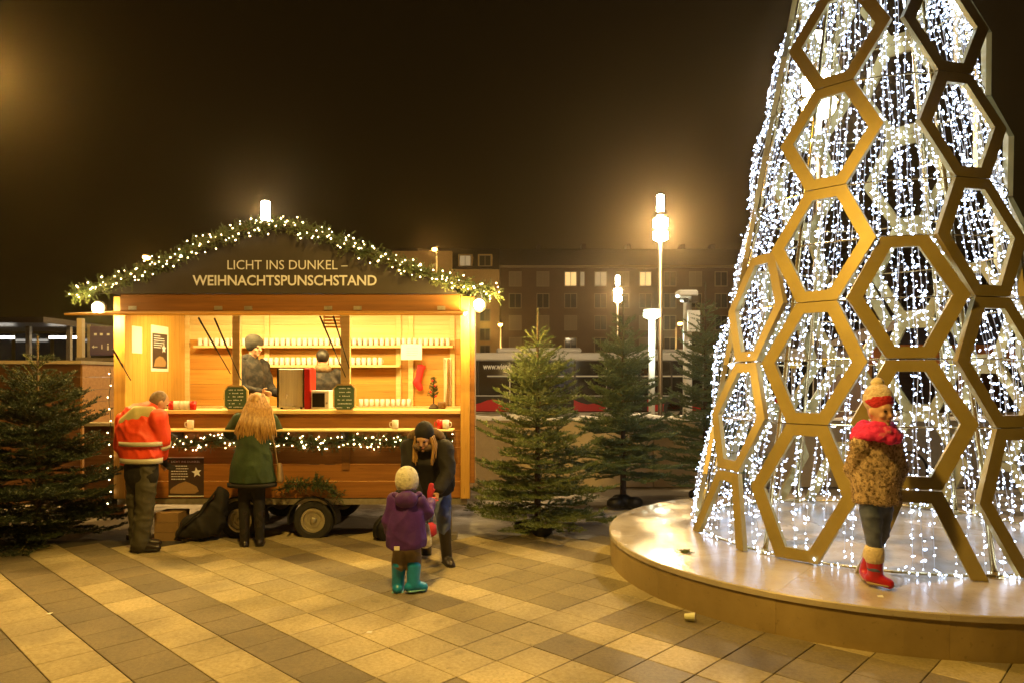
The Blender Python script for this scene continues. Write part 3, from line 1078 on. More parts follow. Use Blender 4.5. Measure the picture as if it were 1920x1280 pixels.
# fascia beam and gable
part('fascia_beam', MB().box(XL + .09, XR - .165, SY - .035, SY + .02, sz(584), sz(553)), 'beam', stall, bevel=.004)
prof_px = [(150, 560), (200, 545), (250, 527), (300, 507), (350, 485), (400, 462), (450, 443), (490, 433), (525, 429), (560, 433), (600, 445), (650, 463), (700, 483), (750, 501), (800, 518), (850, 534), (900, 547), (935, 557)]
prof = [(sx(x), sz(y)) for x, y in prof_px]
zg = sz(552)
gable = [(x, z - .03) for x, z in prof if z - .03 > zg + .01]
gable = [(gable[0][0] - .06, zg)] + gable + [(gable[-1][0] + .06, zg)]
sign = part('gable_sign', MB().prism(gable, 1, SY - .05, SY - .015), 'board_dark', stall)
text_part('lettering', 'LICHT INS DUNKEL \u2013', 'letters', sign, sx(430), sx(654), sz(507), SY - .054, height=.105)
text_part('lettering', 'WEIHNACHTSPUNSCHSTAND', 'letters', sign, sx(365), sx(708), sz(537), SY - .054, bold=.018, height=.118)
# roof sheets following the gable profile
full_prof, prof = prof, prof[1:-1]
low = [(x, z - .025) for x, z in prof]
mb = MB()
n = len(prof)
vs = []
for y in (SY - .10, YB + .15):
    vs += [(x, y, z + .02) for x, z in prof] + [(x, y, z) for x, z in low]
fs = []
for i in range(n - 1):
    fs += [(i, i + 1, 2 * n + i + 1, 2 * n + i), (n + i, 3 * n + i, 3 * n + i + 1, n + i + 1), (i, n + i, n + i + 1, i + 1), (2 * n + i, 2 * n + i + 1, 3 * n + i + 1, 3 * n + i)]
fs += [(0, 2 * n, 3 * n, n), (n - 1, 2 * n - 1, 4 * n - 1, 3 * n - 1)]
part('roof', mb.add(vs, fs), 'board_dark', stall)
part('back_gable', MB().prism([(x, z) for x, z in gable], 1, YB + .031, YB + .05), 'stained', stall)
part('ceiling', MB().box(XL + .052, XR - .102, SY + .05, YB, 2.745, 2.765), 'pine_pale', stall)
# hatch held open by gas struts
hz0, hz1 = 2.560, 2.462
HY0, HY1 = SY - .04, 7.22
mb = MB()
xa, xb = XL - .04, XR - .07
mb.add([(xa, HY0, hz0), (xb, HY0, hz0), (xb, HY1, hz1), (xa, HY1, hz1), (xa, HY0, hz0 - .03), (xb, HY0, hz0 - .03), (xb, HY1, hz1 - .022), (xa, HY1, hz1 - .022)],
       [(0, 1, 2, 3), (7, 6, 5, 4), (0, 4, 5, 1), (1, 5, 6, 2), (2, 6, 7, 3), (3, 7, 4, 0)])
part('hatch', mb, 'pine', stall, bevel=.003)
for xt, yt, xe, ye in ((372, 596, 432, 700), (402, 597, 452, 712), (600, 592, 648, 706), (625, 592, 655, 690), (212, 655, 245, 712)):
    a = W(xt, yt, 7.55)
    a[2] = min(a[2], 2.46)
    b = W(xe, ye, SY - .005)
    part('gas_strut', MB().tube(a, a + (b - a) * .55, .010, None, 8).tube(a + (b - a) * .5, b, .006, None, 6), 'dark_metal', stall, smooth=True)
for x in (252, 412, 468, 617, 672, 828):
    part('hinge', MB().box(sx(x) - .045, sx(x) + .045, SY - .046, SY - .036, sz(582), sz(575)), 'galv', stall)
# chassis
part('chassis_rail', MB().box(XL + .02, XR - .09, SY + .04, SY + .10, sz(946), sz(935)), 'galv', stall)
part('chassis_rail', MB().box(XL + .02, XR - .09, YB - .1, YB - .04, sz(946), sz(935)), 'galv', stall)
for x in (-4.2, -3.3, -1.4, -.8):
    part('cross_member', MB().box(x - .03, x + .03, SY + .101, YB - .101, sz(946) + .005, sz(937)), 'galv', stall)
WR = .225
for x in (447, 585):
    for Y in (SY + .02, YB - .22):
        c = np.array([bx(x, SY), Y, WR - .03])
        wh = part('wheel', MB().ring(c, WR * .60, WR, 0, .17, 28), 'rubber', stall, smooth=False, bevel=.02)
        rim = MB().ring(c, WR * .50, WR * .61, .012, .15, 28)
        rim.ring(c, .001, WR * .50, .045, .06, 28)
        rim.ring(c, WR * .30, WR * .36, .03, .05, 20)
        rim.ell(c + np.array([0, .03, 0]), (.04, .03, .04), nu=10, nv=6)
        for k in range(5):
            a = k * 1.2566
            rim.ell(c + np.array([math.cos(a) * .075, .042, math.sin(a) * .075]), (.010, .010, .010), nu=6, nv=4)
        part('rim', rim, 'rim', wh)
        mg = MB()
        n = 12
        vs = []
        for k in range(n + 1):
            a = R(-8 + 196 * k / n)
            d = np.array([math.cos(a), 0, math.sin(a)])
            for r, y in ((WR + .04, -.03), (WR + .055, -.03), (WR + .055, .19), (WR + .04, .19)):
                vs.append(c + d * r + np.array([0, y, 0]))
        fs = []
        for k in range(n):
            for j in range(4):
                fs.append((4 * k + j, 4 * k + (j + 1) % 4, 4 * k + 4 + (j + 1) % 4, 4 * k + 4 + j))
        part('mudguard', mg.add(vs, fs), 'black', stall)
part('axle', MB().tube((bx(447, SY), SY + .2, WR - .03), (bx(447, SY), YB - .2, WR - .03), .03).tube((bx(585, SY), SY + .2, WR - .03), (bx(585, SY), YB - .2, WR - .03), .03), 'dark_metal', stall)
for x in (XL + .18, XR - .3):
    part('support_leg', MB().box(x - .03, x + .03, SY + .15, SY + .21, .02, sz(946)).box(x - .09, x + .09, SY + .09, SY + .27, -.03, .02), 'galv', stall)
for x, y in ((232, 912), (838, 904)):
    part('lock_plate', MB().box(sx(x) - .06, sx(x) + .06, SY + .018, SY + .03, sz(y) - .02, sz(y) + .02), 'galv', stall)
part('drip_strip', MB().box(sx(640), sx(655), SY + .012, SY + .029, sz(880), sz(840)), 'beam', stall)
# lamp inside: tubes under the ceiling behind the fascia
for x in (-3.6, -2.4, -1.2):
    part('ceiling_lamp', MB().box(x - .45, x + .45, SY + .22, SY + .28, 2.70, 2.735), M['tube'], stall)
    lamp_light('stall_light', 'AREA', (x, SY + .5, 2.66), 48, (1.0, 0.70, 0.22), stall, (0.9, .35), (x, SY + 1.15, 0.5))

# floodlights at the eaves
def flood(px, py, label, aim, power):
    p = W(px, py, SY - .18)
    r = thing('floodlight', label, 'floodlight', p - np.array([0, 0, .12]))
    part('lamp_head', MB().ell(p, (.058, .05, .058), nu=16, nv=10), M['flood'], r, smooth=True)
    part('bracket', MB().tube(p + np.array([0, .04, -.02]), p + np.array([0, .17, -.02]), .014).ring(p, .065, .080, .01, .05, 20), 'dark_metal', r)
    lamp_light('flood_light', 'POINT', p + np.array([0, -.04, -.13]), power, (1.0, 0.62, 0.16), r, .05)
    return r
flood(183, 577, 'glaring floodlight at the stall eave above the man in orange', None, 70)
flood(898, 571, 'glaring floodlight on the stall post beside the fir trees', None, 150)

# garlands
def garland(name, pts, rad, per_m, label, group, nbulb, shade, seed, m='needles', cat='garland', bulb_r=.0078):
    global rng
    keep = rng
    rng = np.random.default_rng(seed)
    rnd = random.Random(seed)
    P = [np.asarray(p, float) for p in pts]
    root = thing(name, label, cat, P[0], group)
    L = [0.0]
    for a, b in zip(P, P[1:]):
        L.append(L[-1] + np.linalg.norm(b - a))
    def at(s):
        for i in range(len(P) - 1):
            if s <= L[i + 1]:
                return P[i] + (P[i + 1] - P[i]) * (s - L[i]) / (L[i + 1] - L[i])
        return P[-1]
    segs = []
    for k in range(int(L[-1] * per_m)):
        s = rnd.uniform(0, L[-1])
        c = at(s)
        d = rng.normal(size=3)
        d /= np.linalg.norm(d)
        ll = rad * rnd.uniform(.5, 1.25)
        q = c + rng.normal(size=3) * rad * .15
        segs.append((q, q + d * ll, np.array([.1, .2, 1.0])))
    tr = []
    needle_tris(segs, 330, .024, .0058, tr)
    v = np.concatenate(tr) - P[0]
    link('needles', tri_mesh('needles', v, len(v) // 3), m, root, kind='stuff')
    mb = MB()
    mb.sweep(P, [.012] * len(P), n=6)
    part('core_rope', mb, 'bark', root)
    if nbulb:
        bp = []
        for k in range(nbulb):
            s = L[-1] * (k + rnd.random()) / nbulb
            d = rng.normal(size=3)
            d /= np.linalg.norm(d)
            d[1] = -abs(d[1])
            bp.append(at(s) + d * rad * rnd.uniform(.55, 1.0))
        bulbs_mesh('bulbs', bp, rng.uniform(bulb_r * .7, bulb_r * 1.2, len(bp)), 'warm_bulb', root, 1.1)
    rng = keep
    return root

garland('garland', [(sx(x), SY - .13, sz(y) + .02) for x, y in prof_px], 0.120, 330, 'thick fir garland with warm lights over the stall gable', None, 190, None, 21)
garland('garland', [(sx(x), SY - .02, sz(y)) for x, y in ((318, 822), (360, 832), (420, 822), (480, 834), (540, 826), (600, 832), (660, 824), (720, 829), (780, 824), (845, 826))], 0.100, 330,
        'fir garland with small lights under the serving ledge', None, 130, None, 22, bulb_r=.0070)
garland('fir_branches', [(sx(x), SY - .06, sz(y)) for x, y in ((528, 915), (560, 903), (600, 905), (640, 925))], .10, 330, 'cut fir branches lying on the trailer mudguard', None, 0, None, 23, m='needles_dark', cat='branches')
ls = thing('light_string', 'thin string of warm bulbs down the stall corner post', 'light string', (sx(208), SY - .03, .5))
part('cable', MB().sweep([(sx(208) + .012 * math.sin(k * 1.3), SY - .02, sz(690 + k * 16)) for k in range(17)], [.003] * 17, n=5), 'wire_dark', ls)
bulbs_mesh('bulbs', [(sx(208) + .02 * math.sin(k * 2.1), SY - .035, sz(700 + k * 22)) for k in range(12)], .0075, 'warm_bulb', ls, 1.1)

# ------------------------------------------------------------------ things in the stall
mug_mb = MB().lathe([(.030, 0), (.036, .003), (.037, .10), (.0335, .10), (.033, .012), (.0, .010)], n=14)
mug_mb.sweep([(.036, 0, .078), (.058, 0, .074), (.062, 0, .05), (.056, 0, .028), (.036, 0, .024)], [.006] * 5, n=6, side=(0, 1, 0))
mug_me = raw_mesh('mug', mug_mb.verts(), mug_mb.f, True)
mug_me.materials.append(M['mug'])
def mug(loc, rz, label, group=None, red=False):
    me = mug_me
    if red:
        me = mug_me.copy()
        me.materials.clear()
        me.materials.append(M['mug_red'])
    o = bpy.data.objects.new('mug', me)
    COL.objects.link(o)
    o.location = tuple(loc)
    o.rotation_euler = (0, 0, rz)
    if group:
        o.scale = (.78, .78, 1.0)
    return tag(o, label, 'mug', group)
for (x0, x1, py, n, lab, grp) in ((370, 845, 648, 46, 'white punch mug in the long row on the upper shelf', 'mugs on the upper shelf'),
                                 (493, 718, 684, 22, 'white punch mug in the row on the lower shelf', 'mugs on the lower shelf')):
    for k in range(n):
        x = x0 + (x1 - x0) * (k + .5) / n
        mug((bx(x, SHY), SHY, bz(py, SHY) + .001), R(60) + random.uniform(-.25, .25), lab, grp)
for k in range(10):
    x = 672 + 100 * (k + .5) / 10
    Y = YB - .3
    mug((bx(x, Y), Y, 1.436), R(60) + random.uniform(-.25, .25), 'white punch mug in the row on the back counter', 'mugs on the back counter')
zc = sz(768) + .001
mug((bx(357, 7.84), 7.84, 1.249), R(180), 'white mug alone on the serving ledge by the orange jacket')
mug((bx(741, 7.84), 7.84, 1.249), R(180), 'white mug alone on the serving ledge near the bending woman')
mug((bx(836, 7.86), 7.86, 1.249), R(0), 'white mug at the end of the serving ledge beside a red one')
mug((bx(825, 7.90), 7.90, 1.249), R(200), 'red mug at the end of the serving ledge', red=True)
for k, x in enumerate((322, 331, 343, 352, 362)):
    mug((bx(x, SY + .05), SY + .05, zc), R(90), ('red mug at the start of the counter row beside the man in orange', 'white mug next to the red one at the start of the counter row',
        'white mug in the middle of the counter row by the man in orange', 'white mug before the last red one in the counter row', 'red mug at the end of the counter row by the man in orange')[k], red=k in (0, 4))

def board_sign(px0, px1, py0, py1, Y, label):
    a, b = W(px0, py1, Y), W(px1, py0, Y)
    x0, x1, z0, z1 = a[0], b[0], a[2], b[2]
    c = min(x1 - x0, z1 - z0) * .2
    r = thing('chalkboard', label, 'chalkboard', ((x0 + x1) / 2, Y, z0))
    def octo(i):
        return [(x0 + c, z0 + i), (x1 - c, z0 + i), (x1 - i, z0 + c), (x1 - i, z1 - c), (x1 - c, z1 - i), (x0 + c, z1 - i), (x0 + i, z1 - c), (x0 + i, z0 + c)]
    part('frame', MB().prism(octo(0), 1, Y, Y + .018), 'pine_pale', r)
    part('slate', MB().prism(octo(.018), 1, Y - .004, Y - .0005), 'chalk', r)
    mb = MB()
    for k in range(6):
        zz = z1 - .05 - (z1 - z0 - .09) * k / 5
        ww = (x1 - x0) * random.uniform(.45, .68)
        mx = (x0 + x1) / 2 + random.uniform(-.01, .01)
        n = int(ww / .016)
        for j in range(n):
            if random.random() < .18:
                continue
            xx = mx - ww / 2 + ww * j / n
            mb.box(xx, xx + .012, Y - .0065, Y - .005, zz - .004, zz + random.uniform(.002, .008))
    part('chalk_writing', mb, 'letters', r, kind='stuff')
    return r
board_sign(419, 465, 722, 769, SY - .06, 'green chalkboard menu on the counter above the long-haired woman')
board_sign(624, 667, 719, 770, SY - .06, 'green chalkboard menu leaning on the middle upright of the stall')

# punch dispenser
mY = SY + .38
a, b = W(528, 766, mY), W(574, 691, mY)
d = thing('punch_dispenser', 'steel punch dispenser cabinet standing on the counter', 'dispenser', ((a[0] + b[0]) / 2, mY, zc))
part('cabinet', MB().box(a[0], b[0], mY - .12, mY + .12, zc + .02, b[2]), 'steel', d, bevel=.008)
part('side_panel', MB().box(a[0] - .015, a[0] - .001, mY - .125, mY + .12, zc + .02, b[2] + .003), 'black', d)
part('side_panel', MB().box(b[0] + .001, b[0] + .016, mY - .125, mY + .12, zc + .02, b[2] + .003), 'black', d)
part('drip_tray', MB().box(a[0] + .02, b[0] - .1, mY - .17, mY - .122, zc + .02, zc + .04), 'steel', d)
part('tap', MB().tube((a[0] + .1, mY - .12, zc + .16), (a[0] + .1, mY - .16, zc + .155), .012).tube((a[0] + .1, mY - .155, zc + .155), (a[0] + .1, mY - .155, zc + .12), .009), 'steel', d)
for xx in (a[0] + .03, b[0] - .03):
    part('foot', MB().tube((xx, mY - .09, zc), (xx, mY - .09, zc + .02), .014), 'rubber', d)
a, b = W(577, 766, mY), W(588, 690, mY)
part_o = part('red_crate', MB().box(a[0], b[0], mY - .14, mY + .1, zc, b[2]), 'red_paint', bevel=.006)
tag(part_o, 'narrow red crate standing upright beside the steel dispenser', 'crate')
a, b = W(589, 766, SY + .34), W(622, 731, SY + .34)
mw = thing('small_oven', 'small white oven with dark window on the counter', 'oven', ((a[0] + b[0]) / 2, SY + .34, zc))
part('casing', MB().box(a[0], b[0], SY + .22, SY + .5, zc, b[2]), 'white', mw, bevel=.006)
part('door', MB().box(a[0] + .015, b[0] - .05, SY + .212, SY + .219, zc + .025, b[2] - .03), 'pane', mw)
part('knob', MB().ring((b[0] - .025, SY + .205, zc + .07), .001, .012, 0, .014, 12), 'galv', mw)

# posters, notice, stocking, small things
def poster(px0, px1, py0, py1, Y, label, lines=6, border=None):
    a, b = W(px0, py1, Y), W(px1, py0, Y)
    x0, x1, z0, z1 = a[0], b[0], a[2], b[2]
    w, h = x1 - x0, z1 - z0
    r = thing('poster', label, 'poster', ((x0 + x1) / 2, Y, z0))
    part('sheet', MB().box(x0, x1, Y, Y + .004, z0, z1), 'poster', r)
    part('white_edge', MB().box(x0, x1, Y - .001, Y + .003, z0 - .03 * h, z0 - .002).box(x0, x1, Y - .001, Y + .003, z1 + .002, z1 + .03 * h), 'paper', r)
    text_part('lettering', 'LICHT INS DUNKEL', 'letters', r, x0 + .08 * w, x1 - .10 * w, z1 - .12 * h, Y - .002, height=.05 * h)
    mb = MB()
    for k in range(lines):
        zz = z1 - h * (.22 + .07 * k)
        n = int(9 - k * .5)
        xx = x0 + .08 * w
        for j in range(n):
            q = w * random.uniform(.03, .075)
            if xx + q > x0 + .60 * w:
                break
            mb.box(xx, xx + q, Y - .002, Y - .001, zz, zz + .018 * h)
            xx += q + w * .015
    part('small_print', mb, 'letters', r, kind='stuff')
    sc, sr = (x0 + .80 * w, z1 - .38 * h), .15 * w
    star = [(sc[0] + (sr if k % 2 == 0 else sr * .42) * math.cos(math.pi / 2 + k * math.pi / 5 + .15), sc[1] + (sr if k % 2 == 0 else sr * .42) * math.sin(math.pi / 2 + k * math.pi / 5 + .15)) for k in range(10)]
    part('star', MB().prism(star, 1, Y - .003, Y - .001), 'letters', r)
    hand = [(.05, .06), (.35, .05), (.75, .05), (.86, .12), (.80, .24), (.62, .33), (.48, .38), (.30, .32), (.12, .22), (.04, .14)]
    part('picture', MB().prism([(x0 + p * w, z0 + q * h) for p, q in hand], 1, Y - .003, Y - .001), 'cardboard', r)
    return r
poster(316, 382, 858, 928, SY + .024, 'dark poster with a pale star on the lower front of the stall')

# poster and paper on the inside of the left wall (that wall runs away from the viewer)
def wall_sheet(name, label, cat, px0, px1, py0, py1, Xw, m, deco=False):
    Y0 = Xw * FPX / (px0 - 960)
    Y1 = Xw * FPX / (px1 - 960)
    Ym = (Y0 + Y1) / 2
    z0, z1 = bz(py1, Ym), bz(py0, Ym)
    r = thing(name, label, cat, (Xw, Ym, z0))
    part('sheet', MB().box(Xw, Xw + .004, Y0, Y1, z0, z1), m, r)
    if deco:
        h, w = z1 - z0, Y1 - Y0
        mb = MB()
        for k in range(6):
            zz = z1 - h * (.08 + .065 * k)
            mb.box(Xw + .005, Xw + .006, Y0 + .1 * w, Y0 + w * random.uniform(.5, .85), zz, zz + .018 * h)
        part('small_print', mb, 'letters', r, kind='stuff')
        sc, sr = (Y0 + .76 * w, z0 + .58 * h), .16 * w
        star = [(sc[0] + (sr if k % 2 == 0 else sr * .42) * math.cos(math.pi / 2 + k * math.pi / 5), sc[1] + (sr if k % 2 == 0 else sr * .42) * math.sin(math.pi / 2 + k * math.pi / 5)) for k in range(10)]
        part('star', MB().prism(star, 0, Xw + .005, Xw + .007), 'letters', r)
        hand = [(.08, .05), (.85, .05), (.92, .18), (.70, .33), (.45, .36), (.2, .26)]
        part('picture', MB().prism([(Y0 + p * w, z0 + q * h) for p, q in hand], 0, Xw + .005, Xw + .007), 'cardboard', r)
        part('white_edge', MB().box(Xw + .001, Xw + .005, Y0 - .03, Y0 - .002, z0 - .04, z1 + .1).box(Xw + .001, Xw + .005, Y1 + .002, Y1 + .03, z0 - .04, z1 + .1).box(Xw + .001, Xw + .005, Y0 - .001, Y1 + .001, z1 + .002, z1 + .1).box(Xw + .001, Xw + .005, Y0 - .001, Y1 + .001, z0 - .04, z0 - .002), 'paper', r)
    return r
XI = XL + .052
wall_sheet('poster', 'narrow dark poster with star and hand on the inner stall wall', 'poster', 285, 313, 626, 690, XI, 'poster', True)
wall_sheet('notice', 'blank pale sheet of paper pinned beside the inner poster', 'notice', 247, 266, 612, 662, XI, 'paper')
Yn = YB - .21
a, b = W(752, 674, Yn), W(791, 645, Yn)
nt = thing('notice', 'white paper notice hanging from the upper mug shelf', 'notice', ((a[0] + b[0]) / 2, Yn, a[2]))
part('sheet', MB().box(a[0], b[0], Yn - .003, Yn, a[2], b[2]), 'paper', nt)
mb = MB()
for k in range(4):
    zz = b[2] - .06 - .03 * k
    mb.box(a[0] + .07, b[0] - .05 - .02 * (k == 3), Yn - .005, Yn - .0035, zz, zz + .007)
part('small_print', mb, 'steel', nt, kind='stuff')
# stocking
Yk = YB - .07
st = MB()
def kp(x, y): return W(x, y, Yk)
st.sweep([kp(789, 686), kp(786, 705), kp(782, 716)], [.052, .050, .055], flat=.35, n=12, side=(1, 0, 0))
st.sweep([kp(780, 714), kp(786, 724), kp(789, 729)], [.055, .050, .038], flat=.4, n=12, side=(1, 0, 0))
sk = thing('christmas_stocking', 'red christmas stocking hanging on the back wall of the stall', 'stocking', kp(785, 733))
remesh('sock', st, 'red', sk, .008, 3)
part('cuff', MB().sweep([kp(790.5, 684), kp(789.5, 691)], [.058, .058], flat=.42, n=14, round_=False), 'red', sk)
part('loop', MB().tube(kp(790, 685), kp(791, 677), .004), 'red_paint', sk)
# ornament tree on the counter
Yo = SY + .3
po = W(813, 764, Yo)
orn = thing('table_tree', 'small brown table tree with wrapped foot at the end of the counter', 'decoration', (po[0], Yo, zc))
part('foot', MB().lathe([(.055, 0), (.06, .01), (.035, .05), (.012, .06)], (po[0], Yo, zc), 12), 'bark', orn)
part('stem', MB().tube((po[0], Yo, zc + .05), (po[0], Yo, zc + .34), .010, .005), 'bark', orn)
segs = []
for k in range(90):
    t = random.random()
    a = random.uniform(0, 6.28)
    p = np.array([po[0], Yo, zc + .12 + .24 * t])
    segs.append((p, p + np.array([math.cos(a), math.sin(a), .5]) * (.075 * (1 - .6 * t)), np.array([0, 0, 1.0])))
tr = []
needle_tris(segs, 260, .02, .007, tr)
v = np.concatenate(tr) - ORG[orn.name]
link('crown', tri_mesh('crown', v, len(v) // 3), 'needles_dark', orn, kind='stuff')
for k, (dx, dz) in enumerate(((.03, .15), (-.03, .2), (.02, .27), (-.01, .33))):
    part('bauble', MB().ell((po[0] + dx, Yo - .05, zc + dz), (.014, .014, .014), nu=10, nv=7), 'red_paint', orn, smooth=True)
tag(part('candle_pot', MB().lathe([(.04, 0), (.048, .01), (.048, .07), (.036, .085), (.036, .075), (0, .07)], (W(828, 760, Yo)[0], Yo, zc), 14), 'cardboard', smooth=True), 'small brown candle pot beside the table tree', 'pot')
cl = thing('towel', 'pale cloth towel hanging at the inner end wall', 'towel', W(842, 765, SY + .55))
mb = MB()
for k in range(6):
    x = W(833 + k * 2.6, 700, SY + .55)
    mb.sweep([(x[0], x[1] + .01 * math.sin(k * 2), bz(672, SY + .55)), (x[0] + .004, x[1] + .02 * math.sin(k * 2 + 1), bz(715, SY + .55)), (x[0], x[1] + .01 * math.sin(k * 2 + 2), bz(760, SY + .55))], [.011] * 3, n=8)
remesh('cloth', mb, 'cream', cl, .008, 3)
# slatted hanging board under the hatch
hb_ = thing('hanging_rack', 'small slatted rack hanging under the stall roof', 'rack', W(625, 615, SY + .2))
for k in range(4):
    a, b = W(606, 613 - 6 * k, SY + .2), W(640, 611 - 6 * k, SY + .2)
    part('slat', MB().box(a[0], b[0], SY + .19, SY + .21, a[2] - .012, a[2] + .012), 'pine', hb_)
for x in (608, 638):
    a, b = W(x, 614, SY + .215), W(x, 585, SY + .215)
    part('hanger', MB().box(a[0] - .006, a[0] + .006, SY + .211, SY + .22, a[2], 2.744), 'galv', hb_)

# under and beside the trailer
a, b = W(291, 1000, 8.0), W(336, 948, 8.0)
bxo = thing('wooden_box', 'brown wooden box under the front of the stall', 'box', ((a[0] + b[0]) / 2, 8.12, -.03))
zz0 = -.03
for k in range(3):
    z0 = zz0 + .11 * k
    part('plank', MB().box(a[0], b[0], 7.98, 8.0, z0 + .002, z0 + .108), 'cardboard', bxo)
part('shell', MB().box(a[0] + .002, b[0] - .002, 8.001, 8.26, zz0, zz0 + .328), 'cardboard', bxo)
bag = thing('black_bag', 'big black sack slumped against the trailer wheel', 'bag', W(380, 1008, 7.9))
mb = MB()
gb = ORG[bag.name]
mb.ell(gb + np.array([-.06, .05, .12]), (.20, .17, .15)).ell(gb + np.array([.08, .08, .22]), (.15, .15, .22)).ell(gb + np.array([.17, .08, .38]), (.09, .10, .18)).ell(gb + np.array([-.19, .0, .06]), (.12, .12, .08))
remesh('sack', mb, 'cloth_black', bag, .02, 3)
part('strap', MB().sweep([gb + np.array([-.26, -.1, .01]), gb + np.array([-.16, -.13, .16]), gb + np.array([.02, -.10, .32]), gb + np.array([.15, -.02, .52])], [.012] * 4, n=6), 'black', bag)
bag2 = thing('black_bag', 'dark rucksack on the ground behind the bending woman', 'bag', W(722, 1000, 8.0) * np.array([1, 1, 0]))
gb = ORG[bag2.name]
mb = MB().ell(gb + np.array([0, 0, .12]), (.13, .12, .15)).ell(gb + np.array([.05, .02, .22]), (.09, .09, .08))
remesh('sack', mb, 'cloth_black', bag2, .015, 3)
part('strap', MB().sweep([gb + np.array([-.08, -.1, .05]), gb + np.array([-.07, -.13, .18]), gb + np.array([0, -.08, .29])], [.010] * 3, n=6), 'black', bag2)

# ================================================================== PEOPLE
def unit(v):
    v = np.asarray(v, float)
    return v / np.linalg.norm(v)

def head_frame(F, U):
    F = unit(F)
    Rr = unit(np.cross(F, U))
    U = np.cross(Rr, F)
    return Rr, F, U

def add_hand(mb, wr, d, palm_n, k=1.0, side=1, curl=0.5):
    d, pn = unit(d), unit(palm_n)
    s = unit(np.cross(d, pn)) * side
    pn = unit(np.cross(s, d)) * side
    c = wr + d * .045 * k
    mb.ell(c, (.036 * k, .045 * k, .017 * k), (s, d, pn))
    for i, (o, L) in enumerate(((-.027, .062), (-.009, .074), (.009, .078), (.026, .068))):
        b0 = wr + d * .078 * k + s * o * k
        b1 = b0 + (d * math.cos(curl * .6) + pn * math.sin(curl * .6)) * L * .5 * k
        b2 = b1 + (d * math.cos(curl * 1.7) + pn * math.sin(curl * 1.7)) * L * .5 * k
        mb.sweep([wr + d * .04 * k + s * o * .8 * k, b0, b1, b2], [.010 * k, .0098 * k, .009 * k, .0075 * k], n=8)
    t0 = wr + d * .022 * k + s * .026 * k
    mb.sweep([t0, t0 + (d * .5 + s * .8 + pn * .2) * .035 * k, t0 + (d * .9 + s * .75 + pn * .35) * .058 * k], [.013 * k, .011 * k, .009 * k], n=8)

def person(label, loc, J, F, U, k=1.0, hk=1.0, group=None):
    """J: joints in world coordinates. Returns the root; the body is one continuous mesh."""
    r = thing('person', label, 'person', loc, group)
    J = {a: np.asarray(b, float) for a, b in J.items()}
    mb = MB()
    side = J['shR'] - J['shL']
    waist = J['pelvis'] * .5 + J['chest'] * .5
    mb.sweep([J['pelvis'], waist, J['chest'], J['neck']], [.145 * k, .125 * k, .145 * k, .06 * k], side=side, flat=.62, n=16)
    Rr, Fv, Uv = head_frame(F, U)
    H = J['head']
    mb.sweep([J['neck'], H - Uv * .05 * hk], [.052 * k, .05 * hk], n=10)
    ax = (Rr, Fv, Uv)
    mb.ell(H + Uv * .012 * hk, (.073 * hk, .093 * hk, .105 * hk), ax, 20, 14)
    mb.ell(H + Fv * .030 * hk - Uv * .055 * hk, (.052 * hk, .058 * hk, .055 * hk), ax)
    mb.ell(H + Fv * .076 * hk - Uv * .088 * hk, (.020 * hk, .016 * hk, .018 * hk), ax)
    mb.sweep([H + Fv * .086 * hk + Uv * .008 * hk, H + Fv * .102 * hk - Uv * .026 * hk], [.009 * hk, .012 * hk], n=8)
    mb.sweep([H + Fv * .078 * hk + Uv * .026 * hk - Rr * .04 * hk, H + Fv * .084 * hk + Uv * .028 * hk, H + Fv * .078 * hk + Uv * .026 * hk + Rr * .04 * hk], [.010 * hk, .011 * hk, .010 * hk], n=8)
    for s in (-1, 1):
        mb.ell(H + Rr * s * .074 * hk - Fv * .005 * hk - Uv * .005 * hk, (.010 * hk, .020 * hk, .030 * hk), ax, 10, 7)
        mb.ell(H + Rr * s * .036 * hk + Fv * .066 * hk - Uv * .028 * hk, (.024 * hk, .020 * hk, .022 * hk), ax, 10, 7)
    for q in 'LR':
        mb.sweep([J['sh' + q], J['el' + q]], [.050 * k, .040 * k], n=10)
        mb.sweep([J['el' + q], J['el' + q] * .65 + J['wr' + q] * .35, J['wr' + q]], [.039 * k, .040 * k, .026 * k], n=10)
        add_hand(mb, J['wr' + q], J.get('hd' + q, J['wr' + q] - J['el' + q]), J.get('pn' + q, Fv), k * .98, 1 if q == 'L' else -1)
        mb.sweep([J['hip' + q], J['kn' + q]], [.082 * k, .055 * k], n=12)
        mb.sweep([J['kn' + q], J['kn' + q] * .7 + J['an' + q] * .3, J['an' + q]], [.052 * k, .054 * k, .036 * k], n=12)
        mb.sweep([J['an' + q] - np.array([0, 0, .02 * k]), J['to' + q]], [.040 * k, .030 * k], n=10)
    remesh('body', mb, 'skin', r, .0085, 2)
    for s in (-1, 1):
        part('eye', MB().ell(H + Rr * s * .030 * hk + Fv * .083 * hk + Uv * .006 * hk, (.0135 * hk, .010 * hk, .0085 * hk), ax, 10, 7), 'eye', r, smooth=True)
    part('mouth', MB().ell(H + Fv * .084 * hk - Uv * .060 * hk, (.020 * hk, .010 * hk, .006 * hk), ax, 10, 7), 'lip', r, smooth=True)
    return r, J, ax

def legs_mb(J, k, top=.10, knee=.072, ank=.058, stop=1.0):
    mb = MB()
    for q in 'LR':
        mb.sweep([J['hip' + q] + np.array([0, 0, .03]), J['hip' + q] * .5 + J['kn' + q] * .5, J['kn' + q], J['kn' + q] * (1 - .45 * stop) + J['an' + q] * .45 * stop, J['kn' + q] * (1 - stop) + J['an' + q] * stop],
                 [top * k, (top * .55 + knee * .45) * k, knee * k, (knee * .6 + ank * .4) * k, ank * k], n=14)
    mb.sweep([J['pelvis'] - np.array([0, 0, .04]), J['pelvis'] + np.array([0, 0, .06])], [.16 * k, .155 * k], side=J['hipR'] - J['hipL'], flat=.7, n=16)
    return mb

